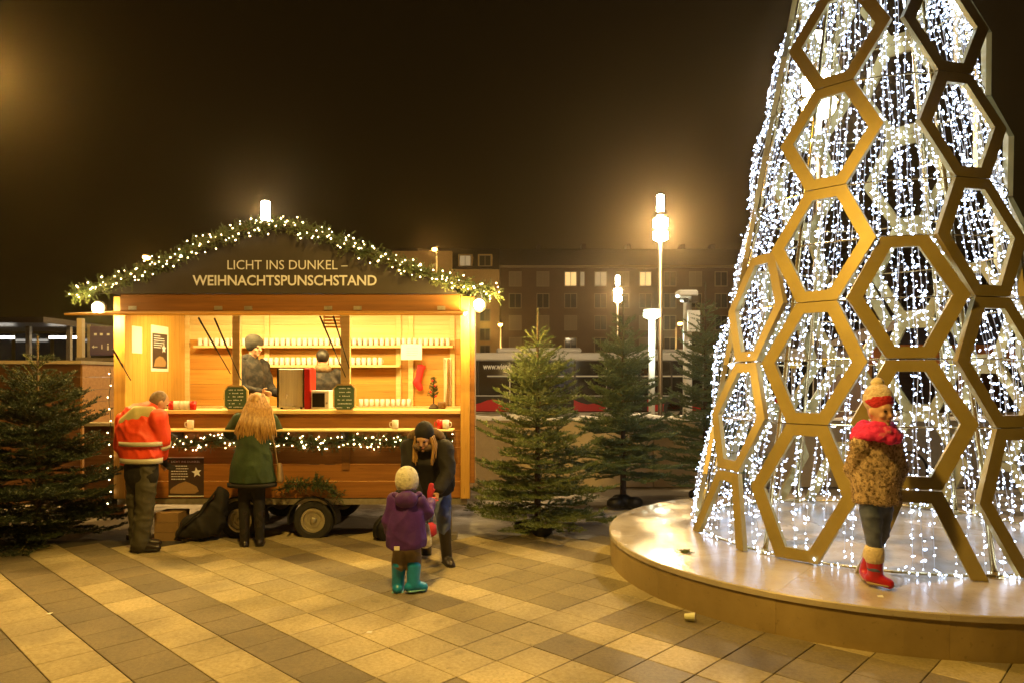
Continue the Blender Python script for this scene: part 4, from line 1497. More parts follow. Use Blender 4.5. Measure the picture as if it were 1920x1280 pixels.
def shoe(J, q, k, m, r, high=.0, cuff=None, toe=1.0, name='boot', sole='black'):
    an, to = J['an' + q], J['to' + q]
    d = to - an
    d[2] = 0
    d = unit(d)
    g = min(an[2], to[2])
    mb = MB()
    base = min(to[2], an[2]) - .012 * k
    heel = an - d * .035 * k
    mb.sweep([np.array([heel[0], heel[1], base + .035 * k]), np.array([an[0], an[1], base + .045 * k]), to + np.array([0, 0, .006 * k])], [.042 * k, .050 * k, .040 * k * toe], side=np.cross(d, [0, 0, 1.0]), flat=.95, n=12)
    up = J['kn' + q] - an
    if high:
        e = an + unit(up) * high
        mb.sweep([np.array([an[0], an[1], base + .05 * k]), an + unit(up) * high * .45, e], [.050 * k, .054 * k, .062 * k], n=14)
    else:
        mb.sweep([np.array([an[0], an[1], base + .05 * k]), an + unit(up) * .06 * k], [.050 * k, .050 * k], n=12)
    o = remesh(name, mb, m, r, .009, 2)
    sb = MB()
    sb.sweep([np.array([heel[0], heel[1], base + .006]), np.array([to[0], to[1], base + .006])], [.046 * k, .044 * k], side=np.cross(d, [0, 0, 1.0]), flat=.32, n=12)
    part('sole', sb, sole, o)
    if cuff:
        e = an + unit(up) * high
        part('cuff', MB().sweep([e - unit(up) * .012, e + unit(up) * .035], [.066 * k, .068 * k], n=16), cuff, o, smooth=True)
    return o

# --- man in the orange jacket, seen from behind, head bent to the right
Ym = 7.43
def m_(x, y, dy=0): return W(x, y, Ym + dy)
J = dict(pelvis=m_(265, 876), chest=m_(263, 800, .05), neck=m_(284, 768, .10), head=m_(298, 753, .15),
         shL=m_(234, 787, .16), shR=m_(297, 783, -.05), elL=m_(226, 838, .2), elR=m_(305, 826, .0), wrL=m_(250, 850, .42), wrR=m_(304, 862, .16),
         hipL=m_(255, 880, .06), hipR=m_(276, 880, -.04), knL=m_(256, 950, .1), knR=m_(272, 951, -.04), anL=m_(262, 1020, .12), anR=m_(262, 1021, -.03), toL=m_(296, 1018, .16), toR=m_(294, 1027, -.01))
man, J, ax = person('man in a bright orange high-visibility jacket leaning at the stall', m_(265, 1033) * np.array([1, 1, 0]), J, (.62, .60, -.45), (.25, .25, .9), 1.02, .98)
mb = MB()
tor = [m_(265, 862), m_(262, 835, .02), m_(258, 800, .05), m_(264, 775, .08), m_(280, 765, .11)]
trr = [.245, .262, .262, .22, .12]
mb.sweep(tor, trr, side=(.93, -.36, 0), flat=.62, n=20, cap=.12)
for q in 'LR':
    mb.sweep([J['sh' + q], J['el' + q], J['el' + q] * .3 + J['wr' + q] * .7], [.095, .078, .066], n=14)
jk = remesh('jacket', mb, 'hi_vis', man, .012, 4)
def band(p0, p1, r0, r1, m, par, name='reflective_band', side=(.93, -.36, 0), flat=.62):
    return part(name, MB().sweep([p0, p1], [r0, r1], side=side, flat=flat, n=26, round_=False), m, par, smooth=True)
band(m_(264, 834), m_(264, 826), .2665, .2675, 'reflect', jk)
band(m_(265, 866), m_(265, 857), .250, .252, 'reflect', jk)
e0 = J['elR'] * .93 + J['wrR'] * .07
band(e0, e0 + unit(J['wrR'] - J['elR']) * .045, .083, .081, 'reflect', jk, side=(1, 0, 0), flat=1)
yk = MB()
yk.sweep([m_(232, 793, -.02), m_(258, 776, -.045), m_(286, 771, -.03)], [.07, .095, .06], side=(0, 0, 1), flat=.55, n=12)
remesh('shoulder_yoke', yk, 'yoke', jk, .012, 3)
mb = MB().sweep([m_(274, 776, .08), m_(288, 770, .12)], [.085, .076], n=14)
remesh('collar', mb, 'hi_vis', jk, .012, 3)
mb = legs_mb(J, 1.04, .105, .088, .088)
remesh('trousers', mb, 'trouser_grey', man, .012, 4)
mb = MB().sweep([m_(265, 890), m_(265, 862)], [.205, .20], side=(.93, -.36, 0), flat=.62, n=18)
remesh('pullover_hem', mb, 'cloth_black', man, .014, 3)
H = J['head']
mb = MB().ell(H + ax[2] * .022 - ax[1] * .018, (.079, .088, .100), ax, 18, 12)
remesh('hair', mb, 'hair_grey', man, .010, 2)
mb = MB()
add_hand(mb, J['wrR'], (.3, .5, -.6), (1, 0, 0), 1.15, -1)
mb.sweep([J['elR'] * .35 + J['wrR'] * .65, J['wrR']], [.055, .048], n=12)
remesh('glove', mb, 'cloth_black', man, .010, 2)
for q in 'LR':
    shoe(J, q, 1.08, 'boot_black', man, name='shoe')

# --- long-haired woman in the green coat
Yw = 7.68
def m_(x, y, dy=0): return W(x, y, Yw + dy)
J = dict(pelvis=m_(472, 880), chest=m_(476, 800, .08), neck=m_(480, 768, .14), head=m_(482, 757, .20),
         shL=m_(448, 787, .10), shR=m_(508, 787, .10), elL=m_(431, 812, .17), elR=m_(520, 806, .17), wrL=m_(452, 800, .36), wrR=m_(503, 800, .36),
         hipL=m_(461, 888), hipR=m_(483, 888), knL=m_(458, 950, .04), knR=m_(486, 950, .04), anL=m_(459, 1008), anR=m_(487, 1006, .02), toL=m_(458, 1018, .16), toR=m_(490, 1014, .18))
wom, J, ax = person('woman with long blond hair in a dark green coat at the counter', m_(472, 1020) * np.array([1, 1, 0]), J, (0, .9, -.42), (0, .4, .9), .94, .96)
mb = MB()
mb.sweep([m_(473, 902), m_(473, 870), m_(475, 835, .02), m_(478, 800, .06), m_(480, 776, .11)], [.258, .228, .182, .198, .11], flat=[.62, .66, .7, .62, .6], n=20, cap=.1)
for q in 'LR':
    mb.sweep([J['sh' + q], J['el' + q], J['el' + q] * .25 + J['wr' + q] * .75], [.082, .070, .055], n=14)
ct = remesh('coat', mb, 'coat_green', wom, .012, 4)
part('hem_band', MB().sweep([m_(473, 911), m_(473, 904)], [.262, .266], flat=.62, n=26, round_=False), 'cloth_black', ct, smooth=True)
remesh('leggings', legs_mb(J, .92, .095, .068, .052), 'cloth_black', wom, .012, 3)
for q in 'LR':
    shoe(J, q, .98, 'boot_black', wom, high=.28)
H = J['head']
mb = MB().ell(H + ax[2] * .02 - ax[1] * .012, (.092, .105, .112), ax, 18, 12)
rnd = random.Random(4)
for k in range(110):
    a = rnd.uniform(-1.0, 1.0)
    back = -ax[1]
    p0 = H + ax[2] * .09 * rnd.uniform(.3, 1.1) + ax[0] * a * .075 + back * .05
    x1 = 482 + a * 24 + rnd.uniform(-3, 3)
    x2 = 480 + a * 36 + rnd.uniform(-5, 5)
    ye = 824 + rnd.uniform(-14, 12) - abs(a) * 12
    dy = .02 - .07 * math.cos(a * 1.2)
    mb.sweep([p0, m_(x1, 765, .06 + dy * .6), m_(x1 * .4 + x2 * .6, 790, -.01 + dy * .8), m_(x2, 808, -.055 + dy * .6), m_(x2 + rnd.uniform(-4, 4), ye, -.045 + dy * .5)],
             [.014, .015, .014, .011, .004], n=5)
part('hair', mb, 'hair_blond', wom, smooth=True)
hbg = thing('shoulder_bag', 'tan shoulder bag hanging at the hip of the green coat', 'bag', m_(524, 905, .05))
mb = MB().sweep([m_(524, 872, .03), m_(526, 898, .03)], [.045, .058], side=(0, 1, 0), flat=.55, n=14)
remesh('pouch', mb, 'bag_tan', hbg, .010, 2)
part('strap', MB().sweep([m_(520, 868, .0), m_(516, 840, -.07), m_(506, 800, -.06), m_(498, 780, .06)], [.008] * 4, n=6), 'bag_tan', hbg)

# --- bending mother
Yb = 6.95
def m_(x, y, dy=0): return W(x, y, Yb + dy)
J = dict(pelvis=m_(815, 905, .25), chest=m_(800, 848, .05), neck=m_(798, 822, -.02), head=m_(796, 822, -.12),
         shL=m_(833, 838, -.02), shR=m_(768, 838, .0), elL=m_(840, 885, -.10), elR=m_(765, 886, -.10), wrL=m_(820, 923, -.28), wrR=m_(787, 930, -.25),
         hdL=(-.35, -.25, -.8), hdR=(.2, -.35, -.7),
         hipL=m_(828, 915, .24), hipR=m_(800, 915, .26), knL=m_(832, 972, -.02), knR=m_(796, 975, .15), anL=m_(838, 1042, .02), anR=m_(800, 1045, .40), toL=m_(846, 1060, -.12), toR=m_(796, 1060, .26))
mom, J, ax = person('woman in black jacket and beanie bending down to the small child', m_(830, 1060) * np.array([1, 1, 0]), J, (-.26, -.88, -.36), (-.1, -.35, .9), .95, .97)
mb = MB()
mb.sweep([m_(816, 915, .2), m_(808, 890, .12), m_(800, 855, .03), m_(799, 832, -.01)], [.215, .220, .215, .12], flat=[.8, .8, .72, .7], n=20, cap=.2)
for q in 'LR':
    mb.sweep([J['sh' + q], J['el' + q], J['el' + q] * .15 + J['wr' + q] * .85], [.092, .080, .058], n=14)
jk = remesh('jacket', mb, 'cloth_black', mom, .012, 4)
H = J['head']
fur = MB()
for k in range(15):
    a = math.pi * (-.12 + 1.24 * k / 14)
    fur.ell(J['neck'] + np.array([math.cos(a) * .150, .06 - .05 * math.sin(a), -.01 + math.sin(a) * .085]), (.047, .047, .047), nu=8, nv=6)
remesh('fur_collar', fur, 'fur_brown', jk, .014, 1)
hat = MB().ell(H + ax[2] * .070 - ax[1] * .028, (.090, .100, .100), ax, 18, 12)
hat.sweep([H + ax[2] * .040 - ax[1] * .028, H + ax[2] * .072 - ax[1] * .016], [.092, .093], side=ax[0], flat=1.10, n=18, cap=.3)
bn = remesh('beanie', hat, 'cloth_black', mom, .010, 2)
rnd = random.Random(9)
for s in (-1, 1):
    hair = MB()
    for k in range(22):
        t = rnd.uniform(-.4, 1)
        p = H + ax[0] * s * (.078 + .012 * rnd.random()) + ax[1] * (.045 * t - .01) + ax[2] * .02
        hair.sweep([p, p + ax[0] * s * .02 - ax[2] * .08 + ax[1] * .01, p + ax[0] * s * rnd.uniform(-.01, .03) + np.array([0, -.03, -.19 - .07 * rnd.random()])], [.012, .013, .004], n=5)
    part('hair', hair, 'hair_blond', mom, smooth=True)
scf = MB()
for k in range(10):
    a = 2 * math.pi * k / 10
    scf.ell(J['neck'] + np.array([math.cos(a) * .08, -.05 + math.sin(a) * .07, -.07]), (.05, .05, .045), nu=8, nv=6)
remesh('scarf', scf, 'camo', mom, .012, 3)
remesh('jeans', legs_mb(J, .98, .105, .080, .064, .30), 'denim', mom, .012, 4)
for q in 'LR':
    shoe(J, q, 1.04, 'boot_black', mom, high=.26)
gl = tag(part('red_glove', MB().sweep([m_(806, 934, -.36), m_(807, 922, -.365), m_(809, 908, -.37)], [.022, .030, .024], flat=.55).sweep([m_(809, 926, -.365), m_(814, 917, -.37)], [.013, .010]), 'pink', smooth=True), 'small pink glove held in the hand of the bending woman', 'glove')
lan = thing('paper_lantern', 'small red lantern bag hanging beside the purple child', 'lantern', m_(808, 1004, -.30))
part('bag_body', MB().lathe([(.03, 0), (.055, .02), (.05, .1), (.02, .125)], m_(808, 1004, -.30), 12), 'pink', lan, smooth=True)
part('handle', MB().sweep([m_(806, 985, -.30), m_(807, 960, -.30), m_(808, 940, -.30)], [.004] * 3, n=5), 'black', lan)

# --- small child in purple
Yc = 6.02
def m_(x, y, dy=0): return W(x, y, Yc + dy)
J = dict(pelvis=m_(762, 1010), chest=m_(761, 950), neck=m_(761, 922), head=m_(763, 900, .01),
         shL=m_(741, 937), shR=m_(785, 938), elL=m_(730, 975, .02), elR=m_(799, 962, .06), wrL=m_(735, 1005, .12), wrR=m_(806, 940, .22),
         hdR=(.3, .8, .35), hipL=m_(752, 1018), hipR=m_(773, 1018), knL=m_(749, 1050), knR=m_(776, 1050), anL=m_(746, 1089, .02), anR=m_(775, 1092, -.02), toL=m_(748, 1099, .13), toR=m_(793, 1101, .02))
kid, J, ax = person('small child in purple jacket and teal boots facing the bending woman', m_(765, 1108) * np.array([1, 1, 0]), J, (.45, .86, .12), (0, 0, 1), .62, .86)
mb = MB()
mb.sweep([m_(762, 1022), m_(762, 1000), m_(761, 965), m_(761, 940), m_(762, 925)], [.172, .168, .150, .125, .08], flat=[.82, .82, .8, .76, .8], n=20, cap=.15)
for q in 'LR':
    mb.sweep([J['sh' + q], J['el' + q], J['el' + q] * .1 + J['wr' + q] * .9], [.070, .063, .052], n=14)
jk = remesh('jacket', mb, 'purple', kid, .010, 4)
mb = MB().ell(m_(762, 936, -.085), (.10, .06, .075)).sweep([m_(740, 926, -.03), m_(762, 933, -.09), m_(785, 926, -.03)], [.03, .035, .03], n=10)
remesh('hood', mb, 'purple', jk, .010, 3)
mb = MB()
for k in range(9):
    a = 2 * math.pi * k / 9
    mb.ell(J['neck'] + np.array([math.cos(a) * .062, math.sin(a) * .055, .005]), (.034, .034, .03), nu=8, nv=6)
remesh('scarf', mb, 'cloth_black', kid, .010, 2)
remesh('trousers', legs_mb(J, .66, .115, .098, .090, .35), 'pants_tan', kid, .010, 3)
for q in 'LR':
    shoe(J, q, 1.06, 'teal', kid, high=.150, cuff=None, toe=1.1, sole='teal_light')
H = J['head']
mb = MB().ell(H + ax[2] * .022, (.094, .104, .104), ax, 20, 14)
mb.sweep([H - ax[2] * .02, H + ax[2] * .012], [.097, .098], side=ax[0], flat=1.1, n=18)
remesh('beanie', mb, 'hat_cream', kid, .009, 2)
add = MB()
add_hand(add, J['wrR'] + np.array([0, 0, 0]), (.3, .8, .35), (0, 0, -1), .75, -1)
remesh('mitten', add, 'pink', kid, .008, 2)
part('label_patch', MB().obox(m_(744, 1027, -.155), (.022, 0, 0), (0, .004, 0), (.0, .0, .016)), 'paper', jk)
ptch = thing('cloth_bag', 'small patterned cloth bag held between child and woman', 'bag', m_(796, 1026, .12))
mb = MB().sweep([m_(797, 985, .12), m_(797, 1018, .12)], [.040, .062], flat=.5, n=12)
remesh('pouch', mb, 'hat_cream', ptch, .010, 2)
part('strap', MB().sweep([m_(792, 985, .12), m_(797, 958, .12), m_(803, 985, .12)], [.005] * 3, n=5), 'cloth_black', ptch)

# --- girl on the platform
Yg = 5.16
def m_(x, y, dy=0): return W(x, y, Yg + dy)
J = dict(pelvis=m_(1642, 935), chest=m_(1643, 850), neck=m_(1643, 805), head=m_(1650, 771, -.03),
         shL=m_(1674, 834, .02), shR=m_(1612, 834, -.03), elL=m_(1688, 880, .08), elR=m_(1600, 880, .05), wrL=m_(1672, 908, .0), wrR=m_(1622, 908, -.02), hdL=(-.6, .2, -.5), hdR=(.6, .2, -.5),
         hipL=m_(1654, 945, .02), hipR=m_(1632, 945, -.03), knL=m_(1651, 1000, .0), knR=m_(1637, 1000, -.05), anL=m_(1624, 1076, .12), anR=m_(1642, 1080, -.04), toL=m_(1630, 1082, .03), toR=m_(1666, 1098, -.10))
gz = 0.30
J['anL'][2] = gz + .075; J['toL'][2] = gz + .04; J['anR'][2] = gz + .075; J['toR'][2] = gz + .04
girl, J, ax = person('girl in leopard fur coat, pink scarf and red boots on the platform', np.array([m_(1643, 1100)[0], Yg, gz]), J, (.26, -.96, -.02), (.05, 0, 1), .80, 1.0)
mb = MB()
mb.sweep([m_(1643, 938), m_(1643, 905), m_(1643, 870), m_(1643, 835), m_(1644, 810)], [.172, .170, .156, .138, .085], side=(.99, .12, 0), flat=[.72, .72, .7, .68, .7], n=20, cap=.15)
for q in 'LR':
    mb.sweep([J['sh' + q], J['el' + q], J['wr' + q]], [.066, .062, .056], n=14)
ct = remesh('coat', mb, 'leopard', girl, .010, 4)
me = ct.data
nv = len(me.vertices)
co = np.empty(nv * 3); me.vertices.foreach_get('co', co); co = co.reshape(-1, 3)
no = np.empty(nv * 3); me.vertices.foreach_get('normal', no); no = no.reshape(-1, 3)
ii = rng.integers(0, nv, 22000)
b = co[ii] + rng.normal(size=(len(ii), 3)) * .004
d = no[ii] + rng.normal(size=(len(ii), 3)) * .45 + np.array([0, 0, -.35])
d /= np.linalg.norm(d, axis=1)[:, None]
w = np.cross(d, rng.normal(size=d.shape)); w /= np.linalg.norm(w, axis=1)[:, None]
v = np.stack([b - w * .0022, b + w * .0022, b + d * rng.uniform(.006, .013, len(ii))[:, None]], 1).reshape(-1, 3)
link('fur', tri_mesh('fur', v, len(v) // 3), 'leopard', ct, kind='stuff')
remesh('jeans', legs_mb(J, .80, .098, .072, .064, .80), 'denim_dark', girl, .010, 3)
for q in 'LR':
    shoe(J, q, 1.0, 'boot_red', girl, high=.155, cuff='cream', sole='bag_tan')
mb = MB()
rnd = random.Random(5)
for ringk, (rr, dz, sz_) in enumerate(((.118, -.022, .052), (.098, .022, .044), (.140, -.050, .044))):
    for k in range(13):
        a = 2 * math.pi * k / 13 + ringk * .3
        mb.ell(J['neck'] + np.array([math.cos(a) * rr, math.sin(a) * rr * .85, dz + .012 * math.sin(3 * a + ringk)]), (sz_, sz_, sz_ * .9), nu=9, nv=7)
remesh('scarf', mb, 'scarf', girl, .010, 2)
H = J['head']
mb = MB().ell(H + ax[2] * .094 - ax[1] * .028, (.097, .106, .112), ax, 20, 14)
ht = remesh('knit_hat', mb, 'knit_white', girl, .009, 2)
mb = MB()
mb.sweep([H + ax[2] * .064 - ax[1] * .026, H + ax[2] * .082 - ax[1] * .018], [.096, .096], side=ax[0], flat=1.10, n=22, cap=.3)
remesh('hat_brim', mb, 'knit_red', ht, .009, 2)
part('pompom', MB().ell(H + ax[2] * .205 - ax[1] * .04, (.045, .045, .042), nu=12, nv=9), 'cream', ht, smooth=True)
# --- the two sellers inside the stall
def seller(px, ytop, Y, F, label, hat, dark_back):
    s = FPX / Y
    X = (px - 960) / s
    ztop = CAMZ - (ytop - HOR) / s
    k = (ztop - ZF) / 1.76
    f = unit((F[0], F[1], 0)); sd = np.array([f[1], -f[0], 0])
    b = np.array([X, Y, ZF])
    def q(side, fwd, z): return b + sd * side * k + f * fwd * k + np.array([0, 0, z * k])
    J = dict(pelvis=q(0, 0, .95), chest=q(0, .0, 1.28), neck=q(0, .02, 1.46), head=q(0, .05, 1.62), shL=q(-.19, 0, 1.40), shR=q(.19, 0, 1.40),
             elL=q(-.25, .04, 1.12), elR=q(.25, .06, 1.12), wrL=q(-.15, .26, 1.06), wrR=q(.15, .28, 1.08), hipL=q(-.09, 0, .90), hipR=q(.09, 0, .90), knL=q(-.10, .03, .50), knR=q(.10, .03, .50),
             anL=q(-.10, 0, .08), anR=q(.10, 0, .08), toL=q(-.11, .15, .04), toR=q(.11, .15, .04))
    r, J, ax = person(label, b, J, (f[0], f[1], -.25), (0, 0, 1), k, k)
    mb = MB()
    mb.sweep([q(0, 0, .84), q(0, 0, 1.05), q(0, 0, 1.28), q(0, .01, 1.42), q(0, .02, 1.48)], [.19 * k, .20 * k, .21 * k, .15 * k, .085 * k], side=sd, flat=.68, n=20)
    for w_ in 'LR':
        mb.sweep([J['sh' + w_], J['el' + w_], J['el' + w_] * .1 + J['wr' + w_] * .9], [.085 * k, .075 * k, .058 * k], n=14)
    jk = remesh('jacket', mb, 'mottled', r, .013, 3)
    hd = MB().ell(q(0, -.03, 1.475), (.12 * k, .085 * k, .07 * k), (sd, f, np.array([0, 0, 1.0])))
    remesh('hood', hd, 'mottled' if hat else 'fur_brown', jk, .012, 2)
    remesh('trousers', legs_mb(J, k, .105, .08, .07), 'cloth_black', r, .014, 3)
    for w_ in 'LR':
        shoe(J, w_, k, 'boot_black', r, name='shoe')
    H = J['head']
    if hat:
        mb = MB().ell(H + ax[2] * .058 * k - ax[1] * .025 * k, (.092 * k, .118 * k, .088 * k), ax, 18, 12)
        mb.sweep([H + ax[2] * .018 * k - ax[1] * .022 * k, H + ax[2] * .052 * k - ax[1] * .008 * k], [.094 * k, .095 * k], side=ax[0], flat=1.12, n=18)
        remesh('beanie', mb, 'beanie_grey', r, .010, 2)
    else:
        mb = MB().ell(H + ax[2] * .022 * k - ax[1] * .018 * k, (.086 * k, .098 * k, .102 * k), ax, 18, 12)
        remesh('hair', mb, 'hair_dark', r, .010, 2)
    return r
seller(471, 628, SY + .82, (.92, -.38), 'stall seller in a grey beanie and mottled dark jacket', True, False)
seller(605, 651, SY + 1.02, (-.25, .95), 'dark-haired stall seller seen from behind in mottled jacket', False, True)

# ================================================================== BACKGROUND
# low wall with snow on top, behind the firs
wl_ = thing('low_wall', 'low concrete wall with snow on top behind the fir trees', 'wall', (3.0, 12.2, 0))
wx = np.linspace(-3.0, 9.6, 8)
for i in range(7):
    part('wall_block', MB().box(wx[i] + .004, wx[i + 1] - .004, 12.05, 12.35, -.03, 1.10), 'concrete', wl_, bevel=.01)
mb = MB()
n = 90
vs, fs = [], []
for i in range(n + 1):
    x = -3.0 + 12.6 * i / n
    h = .075 + .025 * math.sin(i * .9) + .02 * math.sin(i * .37)
    vs += [(x, 12.02, 1.102), (x, 12.05, 1.10 + h * .8), (x, 12.2, 1.10 + h), (x, 12.34, 1.10 + h * .8), (x, 12.37, 1.102)]
for i in range(n):
    for j in range(4):
        fs.append((5 * i + j, 5 * i + j + 1, 5 * i + 6 + j, 5 * i + 5 + j))
part('snow_cap', mb.add(vs, fs), 'snow', wl_, smooth=True)

# buses
def bus(x0, Y, length, label, textmark):
    r = thing('city_bus', label, 'bus', (x0 + length / 2, Y, 0))
    x1 = x0 + length
    part('body', MB().box(x0, x1, Y + .02, Y + 2.48, 2.62, 2.98), 'bus_body', r, bevel=.06)
    part('lower_body', MB().box(x0, x1, Y, Y + 2.5, .32, 1.05), 'dark_metal', r, bevel=.06)
    part('window_band', MB().box(x0 + .03, x1 - .03, Y + .012, Y + 2.49, 1.052, 2.618), 'bus_glass', r)
    part('roof_pod', MB().box(x0 + 1.0, x0 + 4.9, Y + .5, Y + 2.0, 2.982, 3.22), 'bus_body', r, bevel=.08)
    part('roof_pod', MB().box(x0 + 7.4, x1 - .8, Y + .5, Y + 2.0, 2.982, 3.16), 'bus_body', r, bevel=.08)
    for k in range(9):
        x = x0 + .2 + (length - .4) * k / 8
        if k % 3 == 1:
            part('door', MB().box(x, x + 1.15, Y - .012, Y + .006, .36, 2.5), 'bus_glass', r)
            part('door_frame', MB().box(x - .05, x - .005, Y - .014, Y + .008, .34, 2.55), 'bus_body', r)
            part('door_frame', MB().box(x + 1.155, x + 1.2, Y - .014, Y + .008, .34, 2.55), 'bus_body', r)
        else:
            part('window_pillar', MB().box(x - .04, x + .04, Y + .002, Y + .011, 1.06, 2.6), 'dark_metal', r)
    # red wave along the lower side
    up = [(x0 + length * k / 40, .66 + .24 * math.sin(k * .55) ** 2) for k in range(41)]
    for a0, a1 in ((0, 10), (15, 20), (26, 34)):
        sl = up[a0:a1 + 1]
        part('red_stripe', MB().prism([(sl[0][0], .36)] + sl + [(sl[-1][0], .36)], 1, Y - .010, Y - .003), 'red_paint', r)
    for x in (x0 + 2.5, x1 - 3.0):
        w_ = part('wheel', MB().ring((x, Y - .02, .48), .30, .48, 0, .3, 24), 'rubber', r)
        part('rim', MB().ring((x, Y - .01, .48), .02, .30, 0, .2, 20), 'rim', w_)
    part('inside_light', MB().box(x0 + .6, x1 - .6, Y + .0085, Y + .0115, 1.9, 1.96), M['lit_dim'], r)
    part('side_rail', MB().box(x0 + .1, x1 - .1, Y - .006, Y + .001, 1.03, 1.07), 'bus_body', r)
    if textmark:
        text_part('lettering', 'www.wienerlinien.at', 'white', r, x0 + .42, x0 + 2.55, 2.24, Y - .004, bold=.02, height=.26)
    return r
bus(-1.72, 32.0, 12.0, 'dark-windowed city bus with web address and red waves', True)
bus(11.2, 32.6, 12.0, 'second city bus standing behind the honeycomb tree', False)

# apartment buildings
def window_proto(w, h):
    fr = MB()
    t = .09
    fr.box(-w / 2, w / 2, -.06, .04, -t, 0).box(-w / 2, w / 2, -.06, .04, h, h + t)
    fr.box(-w / 2 - t, -w / 2, -.06, .04, -t, h + t).box(w / 2, w / 2 + t, -.06, .04, -t, h + t).box(-.03, .03, -.04, .04, 0, h)
    pn = MB().box(-w / 2, w / 2, .0, .02, 0, h)
    fm = raw_mesh('window', fr.verts(), fr.f); fm.materials.append(M['frame_pale'])
    out = {}
    for k in ('pane', 'lit_window', 'lit_dim', 'blind'):
        me = raw_mesh('pane', pn.verts(), pn.f)
        me.materials.append(M[k])
        out[k] = me
    return fm, out
WIN = window_proto(1.25, 1.5)
def put_window(b, x, Y, z, tone='pane', s=1.0, sxx=1.0):
    o = bpy.data.objects.new('window', WIN[0]); COL.objects.link(o); o.parent = b
    o.location = tuple(np.array([x, Y, z]) - ORG[b.name])
    o.scale = (s * sxx, 1, s)
    p = bpy.data.objects.new('pane', WIN[1][tone]); COL.objects.link(p); p.parent = o
    return o
YA = 62.0
SA = FPX / YA
def ax_(x): return (x - 960) / SA
def az_(y): return CAMZ - (y - HOR) / SA
apt = thing('apartment_block', 'long dark apartment block with a few lit windows under the eaves', 'building', (ax_(1200), YA, 0))
x0, x1 = ax_(938), ax_(1960)
part('wall', MB().box(x0, x1, YA + .02, YA + 11, -.03, az_(503)), 'facade', apt)
part('eaves', MB().box(x0 - .3, x1 + .3, YA - .35, YA + 11.3, az_(503) + .01, az_(499)), 'frame_pale', apt)
part('roof', MB().prism([(YA - .3, az_(499) + .01), (YA + 11.2, az_(499) + .01), (YA + 7, az_(452)), (YA + 4, az_(452))], 0, x0 - .2, x1 + .2), 'roof', apt)
for x in (1010, 1100, 1190, 1300, 1360):
    part('chimney', MB().box(ax_(x), ax_(x + 8), YA + 4.4, YA + 5.6, az_(452) + .01, az_(440)), 'roof', apt)
lit = {(1070, 0): 'lit_window', (1126, 0): 'lit_dim', (1210, 0): 'lit_window', (970, 2): 'pane'}
for row, y in enumerate((536, 577, 618, 659)):
    for x in (966, 1018, 1070, 1126, 1168, 1210, 1256, 1304, 1352, 1400, 1450, 1500, 1550, 1600, 1650, 1700, 1750, 1800, 1850, 1900):
        put_window(apt, ax_(x), YA, az_(y), lit.get((x, row), random.choice(('pane', 'pane', 'pane', 'blind'))), .78)
put_window(apt, ax_(1092), YA, az_(536), 'lit_dim', .78, .35)
yb = thing('yellow_building', 'yellow rendered house with dormers next to the dark apartment block', 'building', (ax_(880), YA - 2, 0))
part('wall', MB().box(ax_(700), ax_(937), YA - 2, YA + 9, -.03, az_(512)), 'facade_yellow', yb)
part('roof', MB().prism([(YA - 2.4, az_(512) + .01), (YA + 9.4, az_(512) + .01), (YA + 4, az_(458)), (YA + 2, az_(458))], 0, ax_(700), ax_(936.5)), 'roof', yb)
part('gable_wall', MB().box(ax_(745), ax_(852), YA - 2.6, YA - 2.02, az_(600), az_(481)), 'facade_yellow', yb)
for x, tone in ((875, 'lit_dim'), (911, 'pane')):
    part('dormer', MB().box(ax_(x - 13), ax_(x + 13), YA - 1.9, YA + 2, az_(511), az_(484)), 'facade_yellow', yb)
    put_window(yb, ax_(x), YA - 1.93, az_(505), tone, .55, 1.3)
for y in (555, 597, 632, 662):
    for x in (718, 760, 800, 840, 873, 911):
        put_window(yb, ax_(x), YA - 2.02 if x > 852 or x < 745 or y > 600 else YA - 2.62, az_(y + 8), 'pane', .62)

# lamps of the square: tall masts with a lit cylinder and two spot heads
def mast(px, ytop, Y, label, power, spots=True, hs=1.45, color=(1.0, .62, .24)):  # hs swells the glowing heads to imitate their glare
    t = W(px, ytop, Y)
    r = thing('lamp_mast', label, 'street lamp', (t[0], Y, 0), 'tall lamp masts around the square')
    h = t[2]
    part('mast_pole', MB().lathe([(.11, -.03), (.11, .4), (.085, .42), (.07, h - 1.55)], (t[0], Y, 0), 14), 'dark_metal', r, smooth=True)
    part('glass_cylinder', MB().lathe([(.10, h - .58), (.125, h - .56), (.125, h - .03), (.09, h)], (t[0], Y, 0), 16), M['lamp_white'], r, smooth=True)
    part('collar', MB().lathe([(.09, h - .72), (.13, h - .70), (.13, h - .60), (.09, h - .585)], (t[0], Y, 0), 16), 'dark_metal', r)
    if spots:
        for k, dz in enumerate((.95, 1.38)):
            s = part('spot_head', MB().lathe([(.07 * hs, h - dz - .22), (.17 * hs, h - dz - .16), (.17 * hs, h - dz + .10), (.10 * hs, h - dz + .16)], (t[0], Y - .05, 0), 14), M['lamp_core'], r, smooth=True)
        lamp_light('mast_light', 'POINT', (t[0], Y - .35, h - 1.2), power, color, r, .2)
    else:
        part('spot_head', MB().lathe([(.10, h - 1.3), (.14, h - 1.2), (.14, h - .9), (.09, h - .75)], (t[0], Y, 0), 12), 'dark_metal', r)
        lamp_light('mast_light', 'POINT', (t[0], Y - .3, h - .3), power, color, r, .12)
    return r
mast(1238, 366, 24.6, 'tall lamp mast with glaring heads between the firs and the light tree', 4500)
mast(1158, 517, 43.0, 'distant lamp mast glowing in front of the dark apartment block', 1300)
mast(498, 378, 21.0, 'lamp mast rising behind the stall gable', 500, False)
mast(1533, 62, 13.2, 'nearest lamp mast shining through the top of the honeycomb tree', 1100, hs=1.7)

